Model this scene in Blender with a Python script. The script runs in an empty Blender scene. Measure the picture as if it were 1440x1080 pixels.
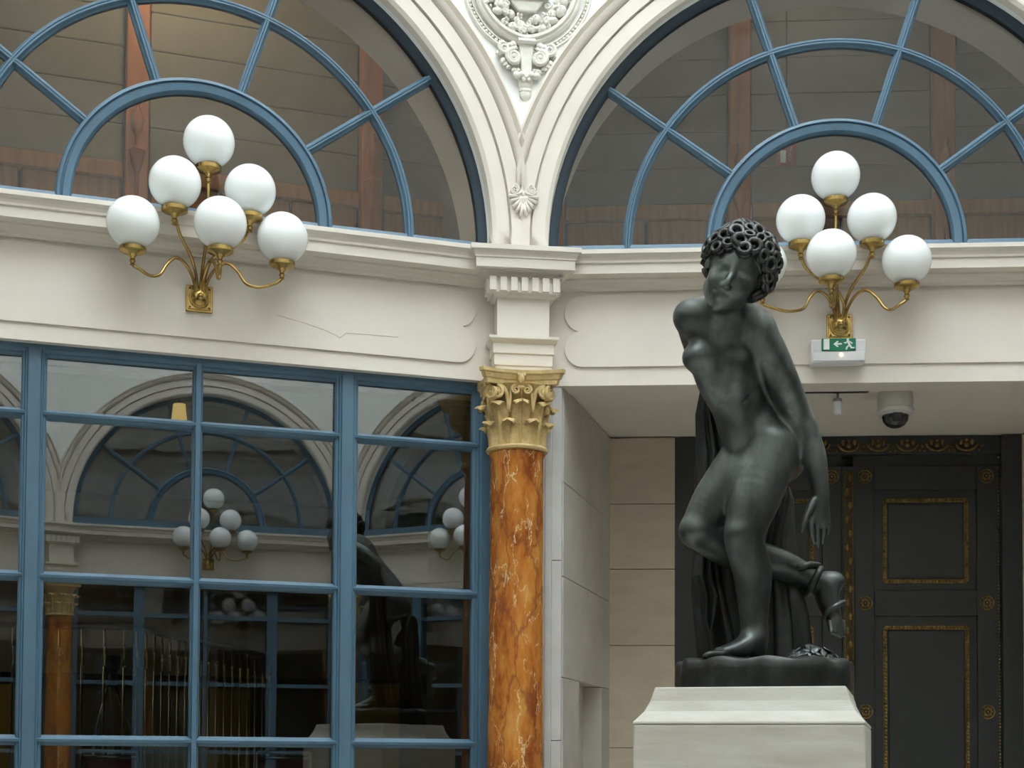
import bpy, bmesh, math, random
import numpy as np
from mathutils import Matrix, Vector
random.seed(7)
SC = bpy.context.scene
COL = SC.collection
PI = math.pi
# ------------------------------------------------------------------ camera, light, exposure
CAM = Vector((-0.93637, -7.04747, 1.6))
FOC, PCY, YAW, PITCH, ROLL = 2128.15, 985.55, 0.128744, 0.04008, 0.005348
cd = bpy.data.cameras.new('camera'); cam = bpy.data.objects.new('camera', cd); COL.objects.link(cam)
cd.sensor_width = 36.0; cd.lens = FOC / 1440 * 36.0
cd.shift_y = (PCY - 540) / 1440
cd.clip_start = 0.05; cd.clip_end = 200
fw = Vector((math.sin(YAW) * math.cos(PITCH), math.cos(YAW) * math.cos(PITCH), math.sin(PITCH)))
rt = Vector((math.cos(YAW), -math.sin(YAW), 0)); up = rt.cross(fw)
r2 = rt * math.cos(ROLL) + up * math.sin(ROLL); u2 = up * math.cos(ROLL) - rt * math.sin(ROLL)
mw = Matrix((r2, u2, -fw)).transposed().to_4x4(); mw.translation = CAM
cam.matrix_world = mw
SC.camera = cam
world = bpy.data.worlds.new('overcast_sky'); SC.world = world; world.use_nodes = True
bg = world.node_tree.nodes['Background']
bg.inputs['Color'].default_value = (0.87, 0.955, 1.0, 1); bg.inputs['Strength'].default_value = 1.0
vs = SC.view_settings
vs.view_transform = 'Standard'; vs.look = 'None'; vs.gamma = 1.0; vs.use_curve_mapping = False
vs.exposure = 3.28

# ------------------------------------------------------------------ materials
def lin(c):
    return tuple(((v / 255) / 12.92 if v / 255 <= 0.04045 else ((v / 255 + 0.055) / 1.055) ** 2.4) for v in c)
def mat(name, rgb, rough=0.6, metal=0.0, var=0.0, scale=4.0, bump=0.0, bscale=40.0, spec=0.5, stretch=(1, 1, 1), rgb2=None, coat=0.0):
    m = bpy.data.materials.new(name); m.use_nodes = True
    nt = m.node_tree; b = nt.nodes['Principled BSDF']
    b.inputs['Roughness'].default_value = rough; b.inputs['Metallic'].default_value = metal
    b.inputs['Specular IOR Level'].default_value = spec
    if coat: b.inputs['Coat Weight'].default_value = coat; b.inputs['Coat Roughness'].default_value = 0.08
    b.inputs['Base Color'].default_value = (*rgb, 1)
    tc = nt.nodes.new('ShaderNodeTexCoord'); mp = nt.nodes.new('ShaderNodeMapping')
    mp.inputs['Scale'].default_value = stretch
    nt.links.new(tc.outputs['Object'], mp.inputs['Vector'])
    if var or rgb2:
        n = nt.nodes.new('ShaderNodeTexNoise'); n.inputs['Scale'].default_value = scale; n.inputs['Detail'].default_value = 6
        n.inputs['Roughness'].default_value = 0.6
        nt.links.new(mp.outputs[0], n.inputs['Vector'])
        r = nt.nodes.new('ShaderNodeValToRGB')
        r.color_ramp.elements[0].position = 0.35; r.color_ramp.elements[1].position = 0.68
        lo = rgb2 if rgb2 else tuple(c * (1 - var) for c in rgb)
        r.color_ramp.elements[0].color = (*lo, 1); r.color_ramp.elements[1].color = (*rgb, 1)
        nt.links.new(n.outputs['Fac'], r.inputs['Fac']); nt.links.new(r.outputs['Color'], b.inputs['Base Color'])
    if bump:
        n2 = nt.nodes.new('ShaderNodeTexNoise'); n2.inputs['Scale'].default_value = bscale; n2.inputs['Detail'].default_value = 4
        nt.links.new(mp.outputs[0], n2.inputs['Vector'])
        bp = nt.nodes.new('ShaderNodeBump'); bp.inputs['Strength'].default_value = bump; bp.inputs['Distance'].default_value = 0.01
        nt.links.new(n2.outputs['Fac'], bp.inputs['Height']); nt.links.new(bp.outputs[0], b.inputs['Normal'])
    return m
M = {}
M['cream'] = mat('cream_paint', (0.75, 0.70, 0.622), 0.55, var=0.06, scale=2.5, bump=0.03, bscale=60)
M['white'] = mat('white_plaster', (0.90, 0.91, 0.885), 0.7, var=0.03, scale=3)
M['relief'] = mat('relief_plaster', (0.80, 0.78, 0.71), 0.65, var=0.10, scale=25)
M['blue'] = mat('blue_paint', (0.088, 0.175, 0.255), 0.42, var=0.18, scale=9, bump=0.05, bscale=90, stretch=(1, 1, .3))
M['blue_shaded'] = mat('shaded_blue_paint', (0.018, 0.038, 0.058), 0.45)  # window blue darkened: shade on the recessed frame put into the colour
M['capital'] = mat('ochre_stone', (0.70, 0.52, 0.25), 0.7, rgb2=(0.50, 0.36, 0.15), scale=30, bump=0.12, bscale=90)
M['brass'] = mat('brass', (0.62, 0.43, 0.15), 0.25, 1.0, var=0.45, scale=14)
M['gilt_dim'] = mat('brown_gilt', (0.075, 0.05, 0.016), 0.45, 0.5, var=0.5, scale=30)
M['gilt'] = mat('old_gilt', (0.36, 0.24, 0.075), 0.42, 0.8, var=0.6, scale=40)
M['gilt_bright'] = mat('gilt_stud', (0.85, 0.68, 0.36), 0.25, 1.0)
M['door'] = mat('dark_door_paint', (0.030, 0.034, 0.034), 0.42, var=0.2, scale=3)
M['stone'] = mat('beige_stone', (0.60, 0.51, 0.405), 0.75, rgb2=(0.52, 0.435, 0.335), scale=5, bump=0.05, bscale=70, stretch=(1, 1, 3))
M['side_stone'] = mat('grey_side_stone', (0.58, 0.55, 0.50), 0.75, rgb2=(0.50, 0.47, 0.42), scale=4, bump=0.05, bscale=60)
M['jamb'] = mat('pale_jamb_stone', (0.60, 0.60, 0.58), 0.7, var=0.12, scale=7)
M['ceil'] = mat('vestibule_ceiling_paint', (0.74, 0.70, 0.61), 0.8, var=0.05)
M['wood'] = mat('brown_wood', (0.42, 0.20, 0.08), 0.45, rgb2=(0.30, 0.13, 0.05), scale=6, stretch=(6, 6, .5), bump=0.04)
M['wood_post'] = mat('orange_wood', (0.48, 0.15, 0.03), 0.4, rgb2=(0.34, 0.10, 0.025), scale=5, stretch=(6, 6, .5))
M['board'] = mat('gallery_board', (0.215, 0.20, 0.165), 0.6, rgb2=(0.165, 0.155, 0.13), scale=2)
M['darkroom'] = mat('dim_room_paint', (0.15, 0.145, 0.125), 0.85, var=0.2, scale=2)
M['ochre'] = mat('ochre_wall', (0.40, 0.27, 0.06), 0.7, var=0.3, scale=2)
M['black'] = mat('black_iron', (0.015, 0.015, 0.015), 0.45)
M['steel'] = mat('steel', (0.45, 0.46, 0.47), 0.3, 1.0)
M['floor'] = mat('pale_marble_floor', (0.68, 0.64, 0.57), 0.4, var=0.12, scale=2)
M['pedestal'] = mat('pedestal_stone', (0.66, 0.65, 0.60), 0.75, rgb2=(0.52, 0.50, 0.43), scale=3, bump=0.07, bscale=50, stretch=(1, 1, 6))
M['plastic'] = mat('white_plastic', (0.72, 0.73, 0.75), 0.35)
M['greywhite'] = mat('grey_plastic', (0.55, 0.54, 0.51), 0.4)
M['green'] = mat('sign_green', (0.0, 0.19, 0.10), 0.35)
M['signwhite'] = mat('sign_white', (0.85, 0.9, 0.9), 0.35)
M['red'] = mat('sign_red', (0.30, 0.03, 0.03), 0.4)
M['maroon'] = mat('maroon_poster', (0.16, 0.04, 0.055), 0.5)
M['smoked'] = mat('smoked_plastic', (0.02, 0.02, 0.02), 0.08, coat=0.5)

def bronze(name, c1, c2, c3, rough):
    m = bpy.data.materials.new(name); m.use_nodes = True; nt = m.node_tree; b = nt.nodes['Principled BSDF']
    tc = nt.nodes.new('ShaderNodeTexCoord')
    mp = nt.nodes.new('ShaderNodeMapping'); mp.inputs['Scale'].default_value = (1, 1, .45)
    nt.links.new(tc.outputs['Object'], mp.inputs['Vector'])
    n = nt.nodes.new('ShaderNodeTexNoise'); n.inputs['Scale'].default_value = 7; n.inputs['Detail'].default_value = 8; n.inputs['Roughness'].default_value = 0.62
    nt.links.new(mp.outputs[0], n.inputs['Vector'])
    r = nt.nodes.new('ShaderNodeValToRGB'); e = r.color_ramp.elements
    e[0].position = 0.36; e[0].color = (*c1, 1); e[1].position = 0.72; e[1].color = (*c3, 1)
    k = e.new(0.54); k.color = (*c2, 1)
    nt.links.new(n.outputs['Fac'], r.inputs['Fac']); nt.links.new(r.outputs['Color'], b.inputs['Base Color'])
    b.inputs['Metallic'].default_value = 0.7; b.inputs['Roughness'].default_value = rough
    n2 = nt.nodes.new('ShaderNodeTexNoise'); n2.inputs['Scale'].default_value = 120
    nt.links.new(tc.outputs['Object'], n2.inputs['Vector'])
    bp = nt.nodes.new('ShaderNodeBump'); bp.inputs['Strength'].default_value = 0.05; bp.inputs['Distance'].default_value = 0.005
    nt.links.new(n2.outputs['Fac'], bp.inputs['Height']); nt.links.new(bp.outputs[0], b.inputs['Normal'])
    return m
M['bronze'] = bronze('bronze_patina', (0.050, 0.056, 0.053), (0.112, 0.128, 0.124), (0.25, 0.29, 0.295), 0.37)
M['bronze_dark'] = bronze('dark_bronze', (0.026, 0.027, 0.027), (0.055, 0.058, 0.057), (0.11, 0.115, 0.112), 0.38)

def glass(name, boost, tint):
    m = bpy.data.materials.new(name); m.use_nodes = True; nt = m.node_tree
    for n in list(nt.nodes): nt.nodes.remove(n)
    o = nt.nodes.new('ShaderNodeOutputMaterial'); mx = nt.nodes.new('ShaderNodeMixShader')
    t = nt.nodes.new('ShaderNodeBsdfTransparent'); t.inputs['Color'].default_value = (*tint, 1)
    g = nt.nodes.new('ShaderNodeBsdfGlossy'); g.inputs['Roughness'].default_value = 0.0; g.inputs['Color'].default_value = (1, 1, 1, 1)
    f = nt.nodes.new('ShaderNodeFresnel'); f.inputs['IOR'].default_value = 1.5
    mu = nt.nodes.new('ShaderNodeMath'); mu.operation = 'MULTIPLY'; mu.inputs[1].default_value = boost; mu.use_clamp = True
    nt.links.new(f.outputs[0], mu.inputs[0]); nt.links.new(mu.outputs[0], mx.inputs[0])
    nt.links.new(t.outputs[0], mx.inputs[1]); nt.links.new(g.outputs[0], mx.inputs[2]); nt.links.new(mx.outputs[0], o.inputs['Surface'])
    return m
M['glass'] = glass('shop_glass', 3.1, (0.74, 0.77, 0.76))
M['glass_up'] = glass('fanlight_glass', 0.85, (0.88, 0.90, 0.90))

def globe_mat():
    m = bpy.data.materials.new('opal_glass'); m.use_nodes = True; nt = m.node_tree; b = nt.nodes['Principled BSDF']
    b.inputs['Base Color'].default_value = (0.90, 0.95, 0.95, 1); b.inputs['Roughness'].default_value = 0.12
    b.inputs['Subsurface Weight'].default_value = 0.5; b.inputs['Subsurface Radius'].default_value = (0.08, 0.08, 0.08); b.inputs['Subsurface Scale'].default_value = 1.0
    return m
M['globe'] = globe_mat()

def marble():
    m = bpy.data.materials.new('orange_marble'); m.use_nodes = True; nt = m.node_tree; b = nt.nodes['Principled BSDF']
    L = nt.links.new; N = nt.nodes.new
    tc = N('ShaderNodeTexCoord'); mp = N('ShaderNodeMapping')
    mp.inputs['Rotation'].default_value = (0.30, 0.55, 0.2); mp.inputs['Scale'].default_value = (1.7, 1.7, .62)
    L(tc.outputs['Object'], mp.inputs['Vector'])
    def noise(s, d, r=0.6, dist=0.0):
        n = N('ShaderNodeTexNoise'); n.inputs['Scale'].default_value = s; n.inputs['Detail'].default_value = d
        n.inputs['Roughness'].default_value = r; n.inputs['Distortion'].default_value = dist; L(mp.outputs[0], n.inputs['Vector']); return n
    base = noise(6.5, 10, .66, 0.15)
    r = N('ShaderNodeValToRGB'); e = r.color_ramp.elements
    e[0].position = 0.34; e[0].color = (0.26, 0.065, 0.013, 1); e[1].position = 0.68; e[1].color = (0.66, 0.33, 0.085, 1)
    k = e.new(0.46); k.color = (0.46, 0.155, 0.028, 1); k = e.new(0.56); k.color = (0.57, 0.225, 0.042, 1)
    L(base.outputs['Fac'], r.inputs['Fac'])
    warp = noise(7, 5, .6); sc = N('ShaderNodeVectorMath'); sc.operation = 'SCALE'; sc.inputs['Scale'].default_value = 0.28; L(warp.outputs['Color'], sc.inputs[0])
    ad = N('ShaderNodeVectorMath'); ad.operation = 'ADD'; L(mp.outputs[0], ad.inputs[0]); L(sc.outputs[0], ad.inputs[1])
    def crackle(s, w):
        vo = N('ShaderNodeTexVoronoi'); vo.feature = 'DISTANCE_TO_EDGE'; vo.inputs['Scale'].default_value = s; L(ad.outputs[0], vo.inputs['Vector'])
        mr = N('ShaderNodeMapRange'); mr.inputs['From Min'].default_value = 0; mr.inputs['From Max'].default_value = w
        mr.inputs['To Min'].default_value = 1; mr.inputs['To Max'].default_value = 0; L(vo.outputs['Distance'], mr.inputs['Value']); return mr
    v1 = crackle(6.5, .030); v2 = crackle(4.2, .07)
    msk = noise(9, 5)
    mm = N('ShaderNodeMapRange'); mm.inputs['From Min'].default_value = 0.46; mm.inputs['From Max'].default_value = 0.58; L(msk.outputs['Fac'], mm.inputs['Value'])
    mul = N('ShaderNodeMath'); mul.operation = 'MULTIPLY'; L(v1.outputs[0], mul.inputs[0]); L(mm.outputs[0], mul.inputs[1])
    m1 = N('ShaderNodeMixRGB'); m1.inputs['Color2'].default_value = (0.22, 0.062, 0.03, 1)
    s2 = N('ShaderNodeMath'); s2.operation = 'MULTIPLY'; s2.inputs[1].default_value = 0.7; L(v2.outputs[0], s2.inputs[0])
    L(s2.outputs[0], m1.inputs['Fac']); L(r.outputs[0], m1.inputs['Color1'])
    m2 = N('ShaderNodeMixRGB'); m2.inputs['Color2'].default_value = (0.84, 0.66, 0.38, 1)
    L(mul.outputs[0], m2.inputs['Fac']); L(m1.outputs[0], m2.inputs['Color1'])
    L(m2.outputs[0], b.inputs['Base Color']); b.inputs['Roughness'].default_value = 0.22
    return m
M['marble'] = marble()
def lampmat(name, c, s):
    m = bpy.data.materials.new(name); m.use_nodes = True; nt = m.node_tree; b = nt.nodes['Principled BSDF']
    b.inputs['Emission Color'].default_value = (*c, 1); b.inputs['Emission Strength'].default_value = s
    b.inputs['Base Color'].default_value = (.8, .8, .8, 1); return m
M['lamp_warm'] = lampmat('warm_lamp', (1.0, 0.74, 0.38), 3.2)
M['lamp_yellow'] = lampmat('yellow_lamp', (1.0, 0.66, 0.16), 0.085)
M['lamp_dim'] = lampmat('dim_lamp', (1.0, 0.86, 0.66), 0.6)

# ------------------------------------------------------------------ mesh helpers
class MB:
    def __init__(s): s.v = []; s.f = []
    def add(s, vs, fs):
        b = len(s.v); s.v += [tuple(p) for p in vs]; s.f += [tuple(i + b for i in f) for f in fs]; return s
    def box(s, x0, x1, y0, y1, z0, z1):
        return s.add([(x0, y0, z0), (x1, y0, z0), (x1, y1, z0), (x0, y1, z0), (x0, y0, z1), (x1, y0, z1), (x1, y1, z1), (x0, y1, z1)],
                     [(3, 2, 1, 0), (4, 5, 6, 7), (0, 1, 5, 4), (1, 2, 6, 5), (2, 3, 7, 6), (3, 0, 4, 7)])
    def loft(s, rings, closed=True, caps=True):
        n = len(rings[0]); vs = [p for r in rings for p in r]; fs = []
        for i in range(len(rings) - 1):
            for j in range(n if closed else n - 1):
                k = (j + 1) % n
                fs.append((i * n + j, i * n + k, (i + 1) * n + k, (i + 1) * n + j))
        if caps and closed:
            fs.append(tuple(range(n - 1, -1, -1))); fs.append(tuple((len(rings) - 1) * n + j for j in range(n)))
        return s.add(vs, fs)
    def prism_xz(s, poly, y0, y1):          # polygon in (x, z), extruded along y
        return s.loft([[(x, y0, z) for x, z in poly], [(x, y1, z) for x, z in poly]])
    def prism_xy(s, poly, z0, z1):
        return s.loft([[(x, y, z0) for x, y in poly], [(x, y, z1) for x, y in poly]])
    def sweep_x(s, prof, x0, x1):           # profile in (y, z)
        return s.loft([[(x0, y, z) for y, z in prof], [(x1, y, z) for y, z in prof]])
    def bar(s, p, q, prof, nrm=(0, 1, 0)):  # profile (across, along nrm) swept from p to q
        p = Vector(p); q = Vector(q); n = Vector(nrm); a = (q - p).normalized(); c = a.cross(n).normalized()
        return s.loft([[p + c * x + n * y for x, y in prof], [q + c * x + n * y for x, y in prof]])
    def arc(s, prof, cx, cz, a0, a1, seg):  # profile (r, y) around the y axis at cx, cz
        rings = []
        for i in range(seg + 1):
            a = a0 + (a1 - a0) * i / seg
            rings.append([(cx - r * math.cos(a), y, cz + r * math.sin(a)) for r, y in prof])
        return s.loft(rings)
    def lathe(s, prof, seg=24, c=(0, 0, 0), caps=True, fn=None):   # profile (r, z)
        rings = []
        for r, z in prof:
            rings.append([((fn(r, z, 2 * PI * j / seg) if fn else r) * math.cos(2 * PI * j / seg) + c[0],
                           (fn(r, z, 2 * PI * j / seg) if fn else r) * math.sin(2 * PI * j / seg) + c[1], z + c[2]) for j in range(seg)])
        return s.loft(rings, caps=caps)
    def tube(s, pts, rad, seg=8, closed=False):
        pts = [Vector(p) for p in pts]; n = len(pts); rads = rad if isinstance(rad, (list, tuple)) else [rad] * n
        rings = []; ref = None
        for i in range(n):
            if closed: d = (pts[(i + 1) % n] - pts[i - 1])
            else: d = pts[min(i + 1, n - 1)] - pts[max(i - 1, 0)]
            d.normalize()
            if ref is None:
                ref = Vector((0, 0, 1)) if abs(d.z) < 0.9 else Vector((1, 0, 0))
            a = (ref - d * ref.dot(d)).normalized(); b = d.cross(a); ref = a
            rings.append([pts[i] + (a * math.cos(2 * PI * j / seg) + b * math.sin(2 * PI * j / seg)) * rads[i] for j in range(seg)])
        if closed: rings.append(rings[0]); return s.loft(rings, caps=False)
        return s.loft(rings)
    def sphere(s, c, r, u=12, v=8, sc=(1, 1, 1)):
        pr = [(max(1e-4, math.sin(PI * i / v)), -math.cos(PI * i / v)) for i in range(v + 1)]
        rings = [[(c[0] + r * sc[0] * q * math.cos(2 * PI * j / u), c[1] + r * sc[1] * q * math.sin(2 * PI * j / u), c[2] + r * sc[2] * z) for j in range(u)] for q, z in pr]
        return s.loft(rings)
    def xf(s, m):
        s.v = [tuple(m @ Vector(p)) for p in s.v]; return s
    def mesh(s, name, m, smooth=0):
        me = bpy.data.meshes.new(name); me.from_pydata([tuple(p) for p in s.v], [], s.f)
        bm = bmesh.new(); bm.from_mesh(me); bmesh.ops.remove_doubles(bm, verts=bm.verts, dist=1e-6)
        bmesh.ops.recalc_face_normals(bm, faces=bm.faces)
        if smooth:
            for f in bm.faces: f.smooth = True
            if smooth > 1:
                for e in bm.edges:
                    if len(e.link_faces) == 2 and e.calc_face_angle(0) > math.radians(smooth): e.smooth = False
        bm.to_mesh(me); bm.free(); me.materials.append(M[m]); return me
    def build(s, name, m, parent=None, smooth=0, loc=None, rz=0, bevel=0):
        o = bpy.data.objects.new(name, s.mesh(name, m, smooth)); COL.objects.link(o)
        if parent: o.parent = parent
        if loc is not None: o.location = loc
        o.rotation_euler = (0, 0, rz)
        if bevel:
            b = o.modifiers.new('bevel', 'BEVEL'); b.width = bevel; b.segments = 2; b.limit_method = 'ANGLE'; b.angle_limit = math.radians(40)
        return o
def empty(name, loc, rz=0):
    o = bpy.data.objects.new(name, None); COL.objects.link(o); o.location = loc; o.rotation_euler = (0, 0, rz); o.empty_display_size = .1; return o
def tag(o, label, cat, group=None):
    o['label'] = label; o['category'] = cat
    if group: o['group'] = group
    return o
def struct(o, label=None):
    o['kind'] = 'structure'
    if label: o['label'] = label
    return o
def dup(o, parent=None):
    c = o.copy(); COL.objects.link(c); c.parent = parent
    for ch in list(o.children): dup(ch, c)
    return c
def smoothpath(pts, n=6):
    P = [Vector(p) for p in pts]; out = []
    for i in range(len(P) - 1):
        p0 = P[max(i - 1, 0)]; p1 = P[i]; p2 = P[i + 1]; p3 = P[min(i + 2, len(P) - 1)]
        for k in range(n):
            t = k / n
            out.append(0.5 * ((2 * p1) + (p2 - p0) * t + (2 * p0 - 5 * p1 + 4 * p2 - p3) * t * t + (3 * p1 - p0 - 3 * p2 + p3) * t ** 3))
    out.append(P[-1]); return out

# ------------------------------------------------------------------ the many-sided oval hall
# local frame of a bay: x along the wall from its corner, y away from the room (the room is at negative y), z up
W = 3.0; NB = 16; HALF = PI / NB; RC = W / 2 / math.sin(HALF)
HEAD = [.5, 2.5, 4, 5.5, 7.5, 8.5, 10.5, 12, 13.5, 15.5]      # heading of each bay round the oval hall, in steps of 22.5 degrees
def bay(k):
    k %= len(HEAD); rz = -HEAD[k] * 2 * HALF
    c = Vector((0, 0, 0))
    for i in range(k): a = -HEAD[i] * 2 * HALF; c += Vector((math.cos(a), math.sin(a), 0)) * W
    return c, rz
def inbay(k, x, y, z):
    c, rz = bay(k); return c + Vector((x * math.cos(rz) - y * math.sin(rz), x * math.sin(rz) + y * math.cos(rz), z)), rz
RING_PTS = [bay(k)[0] for k in range(len(HEAD))]
CENTRE = sum(RING_PTS, Vector((0, 0, 0))) / len(HEAD)
ZL, ZS, ZC, ZT = 3.388, 3.975, 4.056, 6.7      # lintel, sill, arch centre, top of wall
RO = 1.365

f = MB(); f.lathe([(0.001, -0.2), (10.5, -0.2), (10.5, 0.0), (0.001, 0.0)], 64)
struct(f.build('floor', 'floor', loc=CENTRE), 'pale marble floor of the round hall')

def wall_tree(name):
    s = MB()
    n = 56
    arcp = [(1.5 - RO * math.cos(PI * i / n), ZC + RO * math.sin(PI * i / n)) for i in range(n + 1)]
    # spandrels: fan of quads between the arch and the straight outer edges so that no giant n-gon is needed
    outer = []
    for i in range(n + 1):
        a = PI * i / n; dx = -math.cos(a); dz = math.sin(a)
        t = min((1.5 / abs(dx)) if abs(dx) > 1e-6 else 1e9, ((ZT - ZC) / dz) if dz > 1e-6 else 1e9)
        outer.append((1.5 + dx * t, ZC + dz * t))
    # insert exact corners
    for y0, y1 in ((0.0, 0.5),):
        s.loft([[(x, y0, z) for x, z in arcp], [(x, y0, z) for x, z in outer]], closed=False)
        s.loft([[(x, y1, z) for x, z in arcp], [(x, y1, z) for x, z in outer]], closed=False)
        s.loft([[(x, y0, z) for x, z in arcp], [(x, y1, z) for x, z in arcp]], closed=False)
    s.box(0, .135, 0, .5, ZS, ZC); s.box(2.865, 3, 0, .5, ZS, ZC)
    s.box(0, 3, 0.001, .4, 6.2, 6.9)
    return s
def frieze_mb():
    s = MB(); s.box(-0.0, 3.0, 0.0, 0.4, ZL, ZS); return s
def panel_poly():
    # scalloped panel outline, quarter by quarter
    x0, zt, zb = 0.213, 3.806, 3.463
    L = []
    c1 = (0.305, 3.719); c2 = (0.305, 3.551); r = 0.088; e = 1.33
    for i in range(17):                                   # upper lobe from the top edge round to the notch
        a = PI / 2 + (PI / 2 + e) * i / 16
        L.append((c1[0] + r * math.cos(a), c1[1] + r * math.sin(a)))
    for i in range(17):
        a = PI - e + (PI / 2 + e) * i / 16
        L.append((c2[0] + r * math.cos(a), c2[1] + r * math.sin(a)))
    R = [(3 - x, z) for x, z in reversed(L)]
    return L + R
CORN = [(0.0, ZS), (-.160, ZS), (-.160, ZS - .020), (-.152, ZS - .023), (-.140, ZS - .034), (-.135, ZS - .046), (-.135, ZS - .056), (-.126, ZS - .060),
        (-.126, ZS - .104), (-.060, ZS - .104), (-.058, ZS - .112), (-.040, ZS - .120), (-.030, ZS - .134), (-.018, ZS - .138), (-.016, ZS - .150), (0.0, ZS - .152)]
ARCH = [(RO - .003, 0.04), (RO - .003, -0.012), (RO + .014, -0.026), (RO + .076, -0.026), (RO + .079, -0.012), (RO + .084, -0.012), (RO + .086, -0.036), (RO + .148, -0.036), (RO + .150, -0.020), (RO + .156, -0.020),
        (RO + .160, -0.040), (RO + .170, -0.052), (RO + .186, -0.058), (RO + .190, -0.038), (RO + .198, -0.038), (RO + .212, -0.060), (RO + .226, -0.050), (RO + .232, 0.03)]
def archivolt_mesh():
    s = MB(); s.arc(ARCH, 1.5, ZC, 0, PI, 72)
    for sx in (0, 1):                         # straight impost feet down to the cornice
        pr = [(1.5 - r if not sx else 1.5 + r, y) for r, y in ARCH]
        s.prism_xy(pr, ZS, ZC)
    me = s.mesh('archivolt', 'cream', 30)
    bm = bmesh.new(); bm.from_mesh(me)
    for co, no in (((0, 0, 0), (-math.cos(HALF), math.sin(HALF), 0)), ((3, 0, 0), (math.cos(HALF), math.sin(HALF), 0))):
        bmesh.ops.bisect_plane(bm, geom=bm.verts[:] + bm.edges[:] + bm.faces[:], plane_co=co, plane_no=no, clear_outer=True)
    bm.to_mesh(me); bm.free(); return me
def child(name, me, parent):
    o = bpy.data.objects.new(name, me); COL.objects.link(o); o.parent = parent; return o
c, rz = bay(-1)
wallL = struct(wall_tree('wall').build('wall_left', 'white', loc=c, rz=rz), 'white plaster wall with a round arch, bay of the blue shopfront')
frieze_mb().build('frieze', 'cream', wallL)
MB().prism_xz(panel_poly(), -0.011, 0.004).build('frieze_panel', 'cream', wallL, bevel=.0025)
child('archivolt', archivolt_mesh(), wallL)
CRACK = [(1.8475, -0.0118, 3.6002), (1.9606, -0.0118, 3.5791), (2.065, -0.0118, 3.5535), (2.1078, -0.0118, 3.538), (2.1342, -0.0118, 3.5242), (2.1637, -0.0118, 3.55), (2.2498, -0.0118, 3.5517), (2.4073, -0.0118, 3.5536)]
MB().sweep_x(CORN, 0.0, 3.0).build('cornice', 'cream', wallL)
wallR = dup(wallL); wallR.name = 'wall_right'; c, rz = bay(0); wallR.location = c; wallR.rotation_euler = (0, 0, rz)
wallR['label'] = 'white plaster wall with a round arch above the open vestibule'
OPP = list(range(1, 9))
for k in OPP:
    w = dup(wallL); w.name = 'wall_opposite'; c, rz = bay(k); w.location = c; w.rotation_euler = (0, 0, rz)
    w['label'] = 'white plaster wall bay with a round arch, behind the viewer'

MB().tube(CRACK, .0010, 4).build('paint_crack', 'stone', wallL)
# ------------------------------------------------------------------ windows
def barprof(w, d=.05, front=0.0):
    return [(-.5 * w, front + d), (-.5 * w, front + .024), (-.34 * w, front + .018), (-.26 * w, front + .004), (-.2 * w, front), (-.05 * w, front), (0, front + .004), (.05 * w, front),
            (.2 * w, front), (.26 * w, front + .004), (.34 * w, front + .018), (.5 * w, front + .024), (.5 * w, front + d)]
FR = [(1.322, .13), (1.322, .095), (1.330, .088), (1.345, .080), (1.366, .080), (1.366, .13)]
FAN = [(.546, .13), (.546, .088), (.554, .076), (.583, .070), (.587, .082), (.592, .082), (.596, .070), (.608, .074), (.616, .09), (.616, .13)]
RING = [(.9873 + a, b) for a, b in barprof(.046, .05, .075)]
ANG = [math.radians(36 * i) for i in range(6)]
def fan_window(name, label):
    r = empty(name, (0, 0, 0)); struct(r, label)
    MB().arc(FR, 1.5, ZC, 0, PI, 64).build('frame', 'blue_shaded', r, 35)
    MB().box(.135, 2.865, .10, .13, ZS, ZC - .004).build('sill_base', 'blue_shaded', r)  # dark strip under the rail, shade of the gap painted in
    MB().sweep_x([(.13, ZC - .010), (.070, ZC - .010), (.070, ZC - .004), (.076, ZC + .002), (.084, ZC + .006), (.09, ZC + .022), (.13, ZC + .022)], .135, 2.865).build('sill_rail', 'blue', r)
    MB().arc(FAN, 1.5, ZC, 0, PI, 48).build('fan_arch', 'blue', r, 35)
    MB().arc(RING, 1.5, ZC, 0, PI, 60).build('ring_bar', 'blue', r, 35)
    for a in ANG[1:5]:
        p = (1.5 - .60 * math.cos(a), 0, ZC + .60 * math.sin(a)); q = (1.5 - 1.33 * math.cos(a), 0, ZC + 1.33 * math.sin(a))
        MB().bar(p, q, barprof(.044, .05, .076)).build('spoke', 'blue', r)
    MB().arc([(0.001, .106), (.56, .106), (.56, .110), (0.001, .110)], 1.5, ZC, 0, PI, 24).build('pane', 'glass_up', r)
    for i in range(5):
        for r0, r1 in ((.60, .98), (.995, 1.33)):
            MB().arc([(r0, .106), (r1, .106), (r1, .110), (r0, .110)], 1.5, ZC, ANG[i], ANG[i + 1], 10).build('pane', 'glass_up', r)
    return r
def place(o, k):
    c, rz = bay(k); o.location = c; o.rotation_euler = (0, 0, rz); return o
win1 = place(fan_window('window_1', 'blue fanlight window above the shopfront'), -1)
win2 = dup(win1); win2.name = 'window_2'; place(win2, 0); win2['label'] = 'blue fanlight window above the vestibule'

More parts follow.
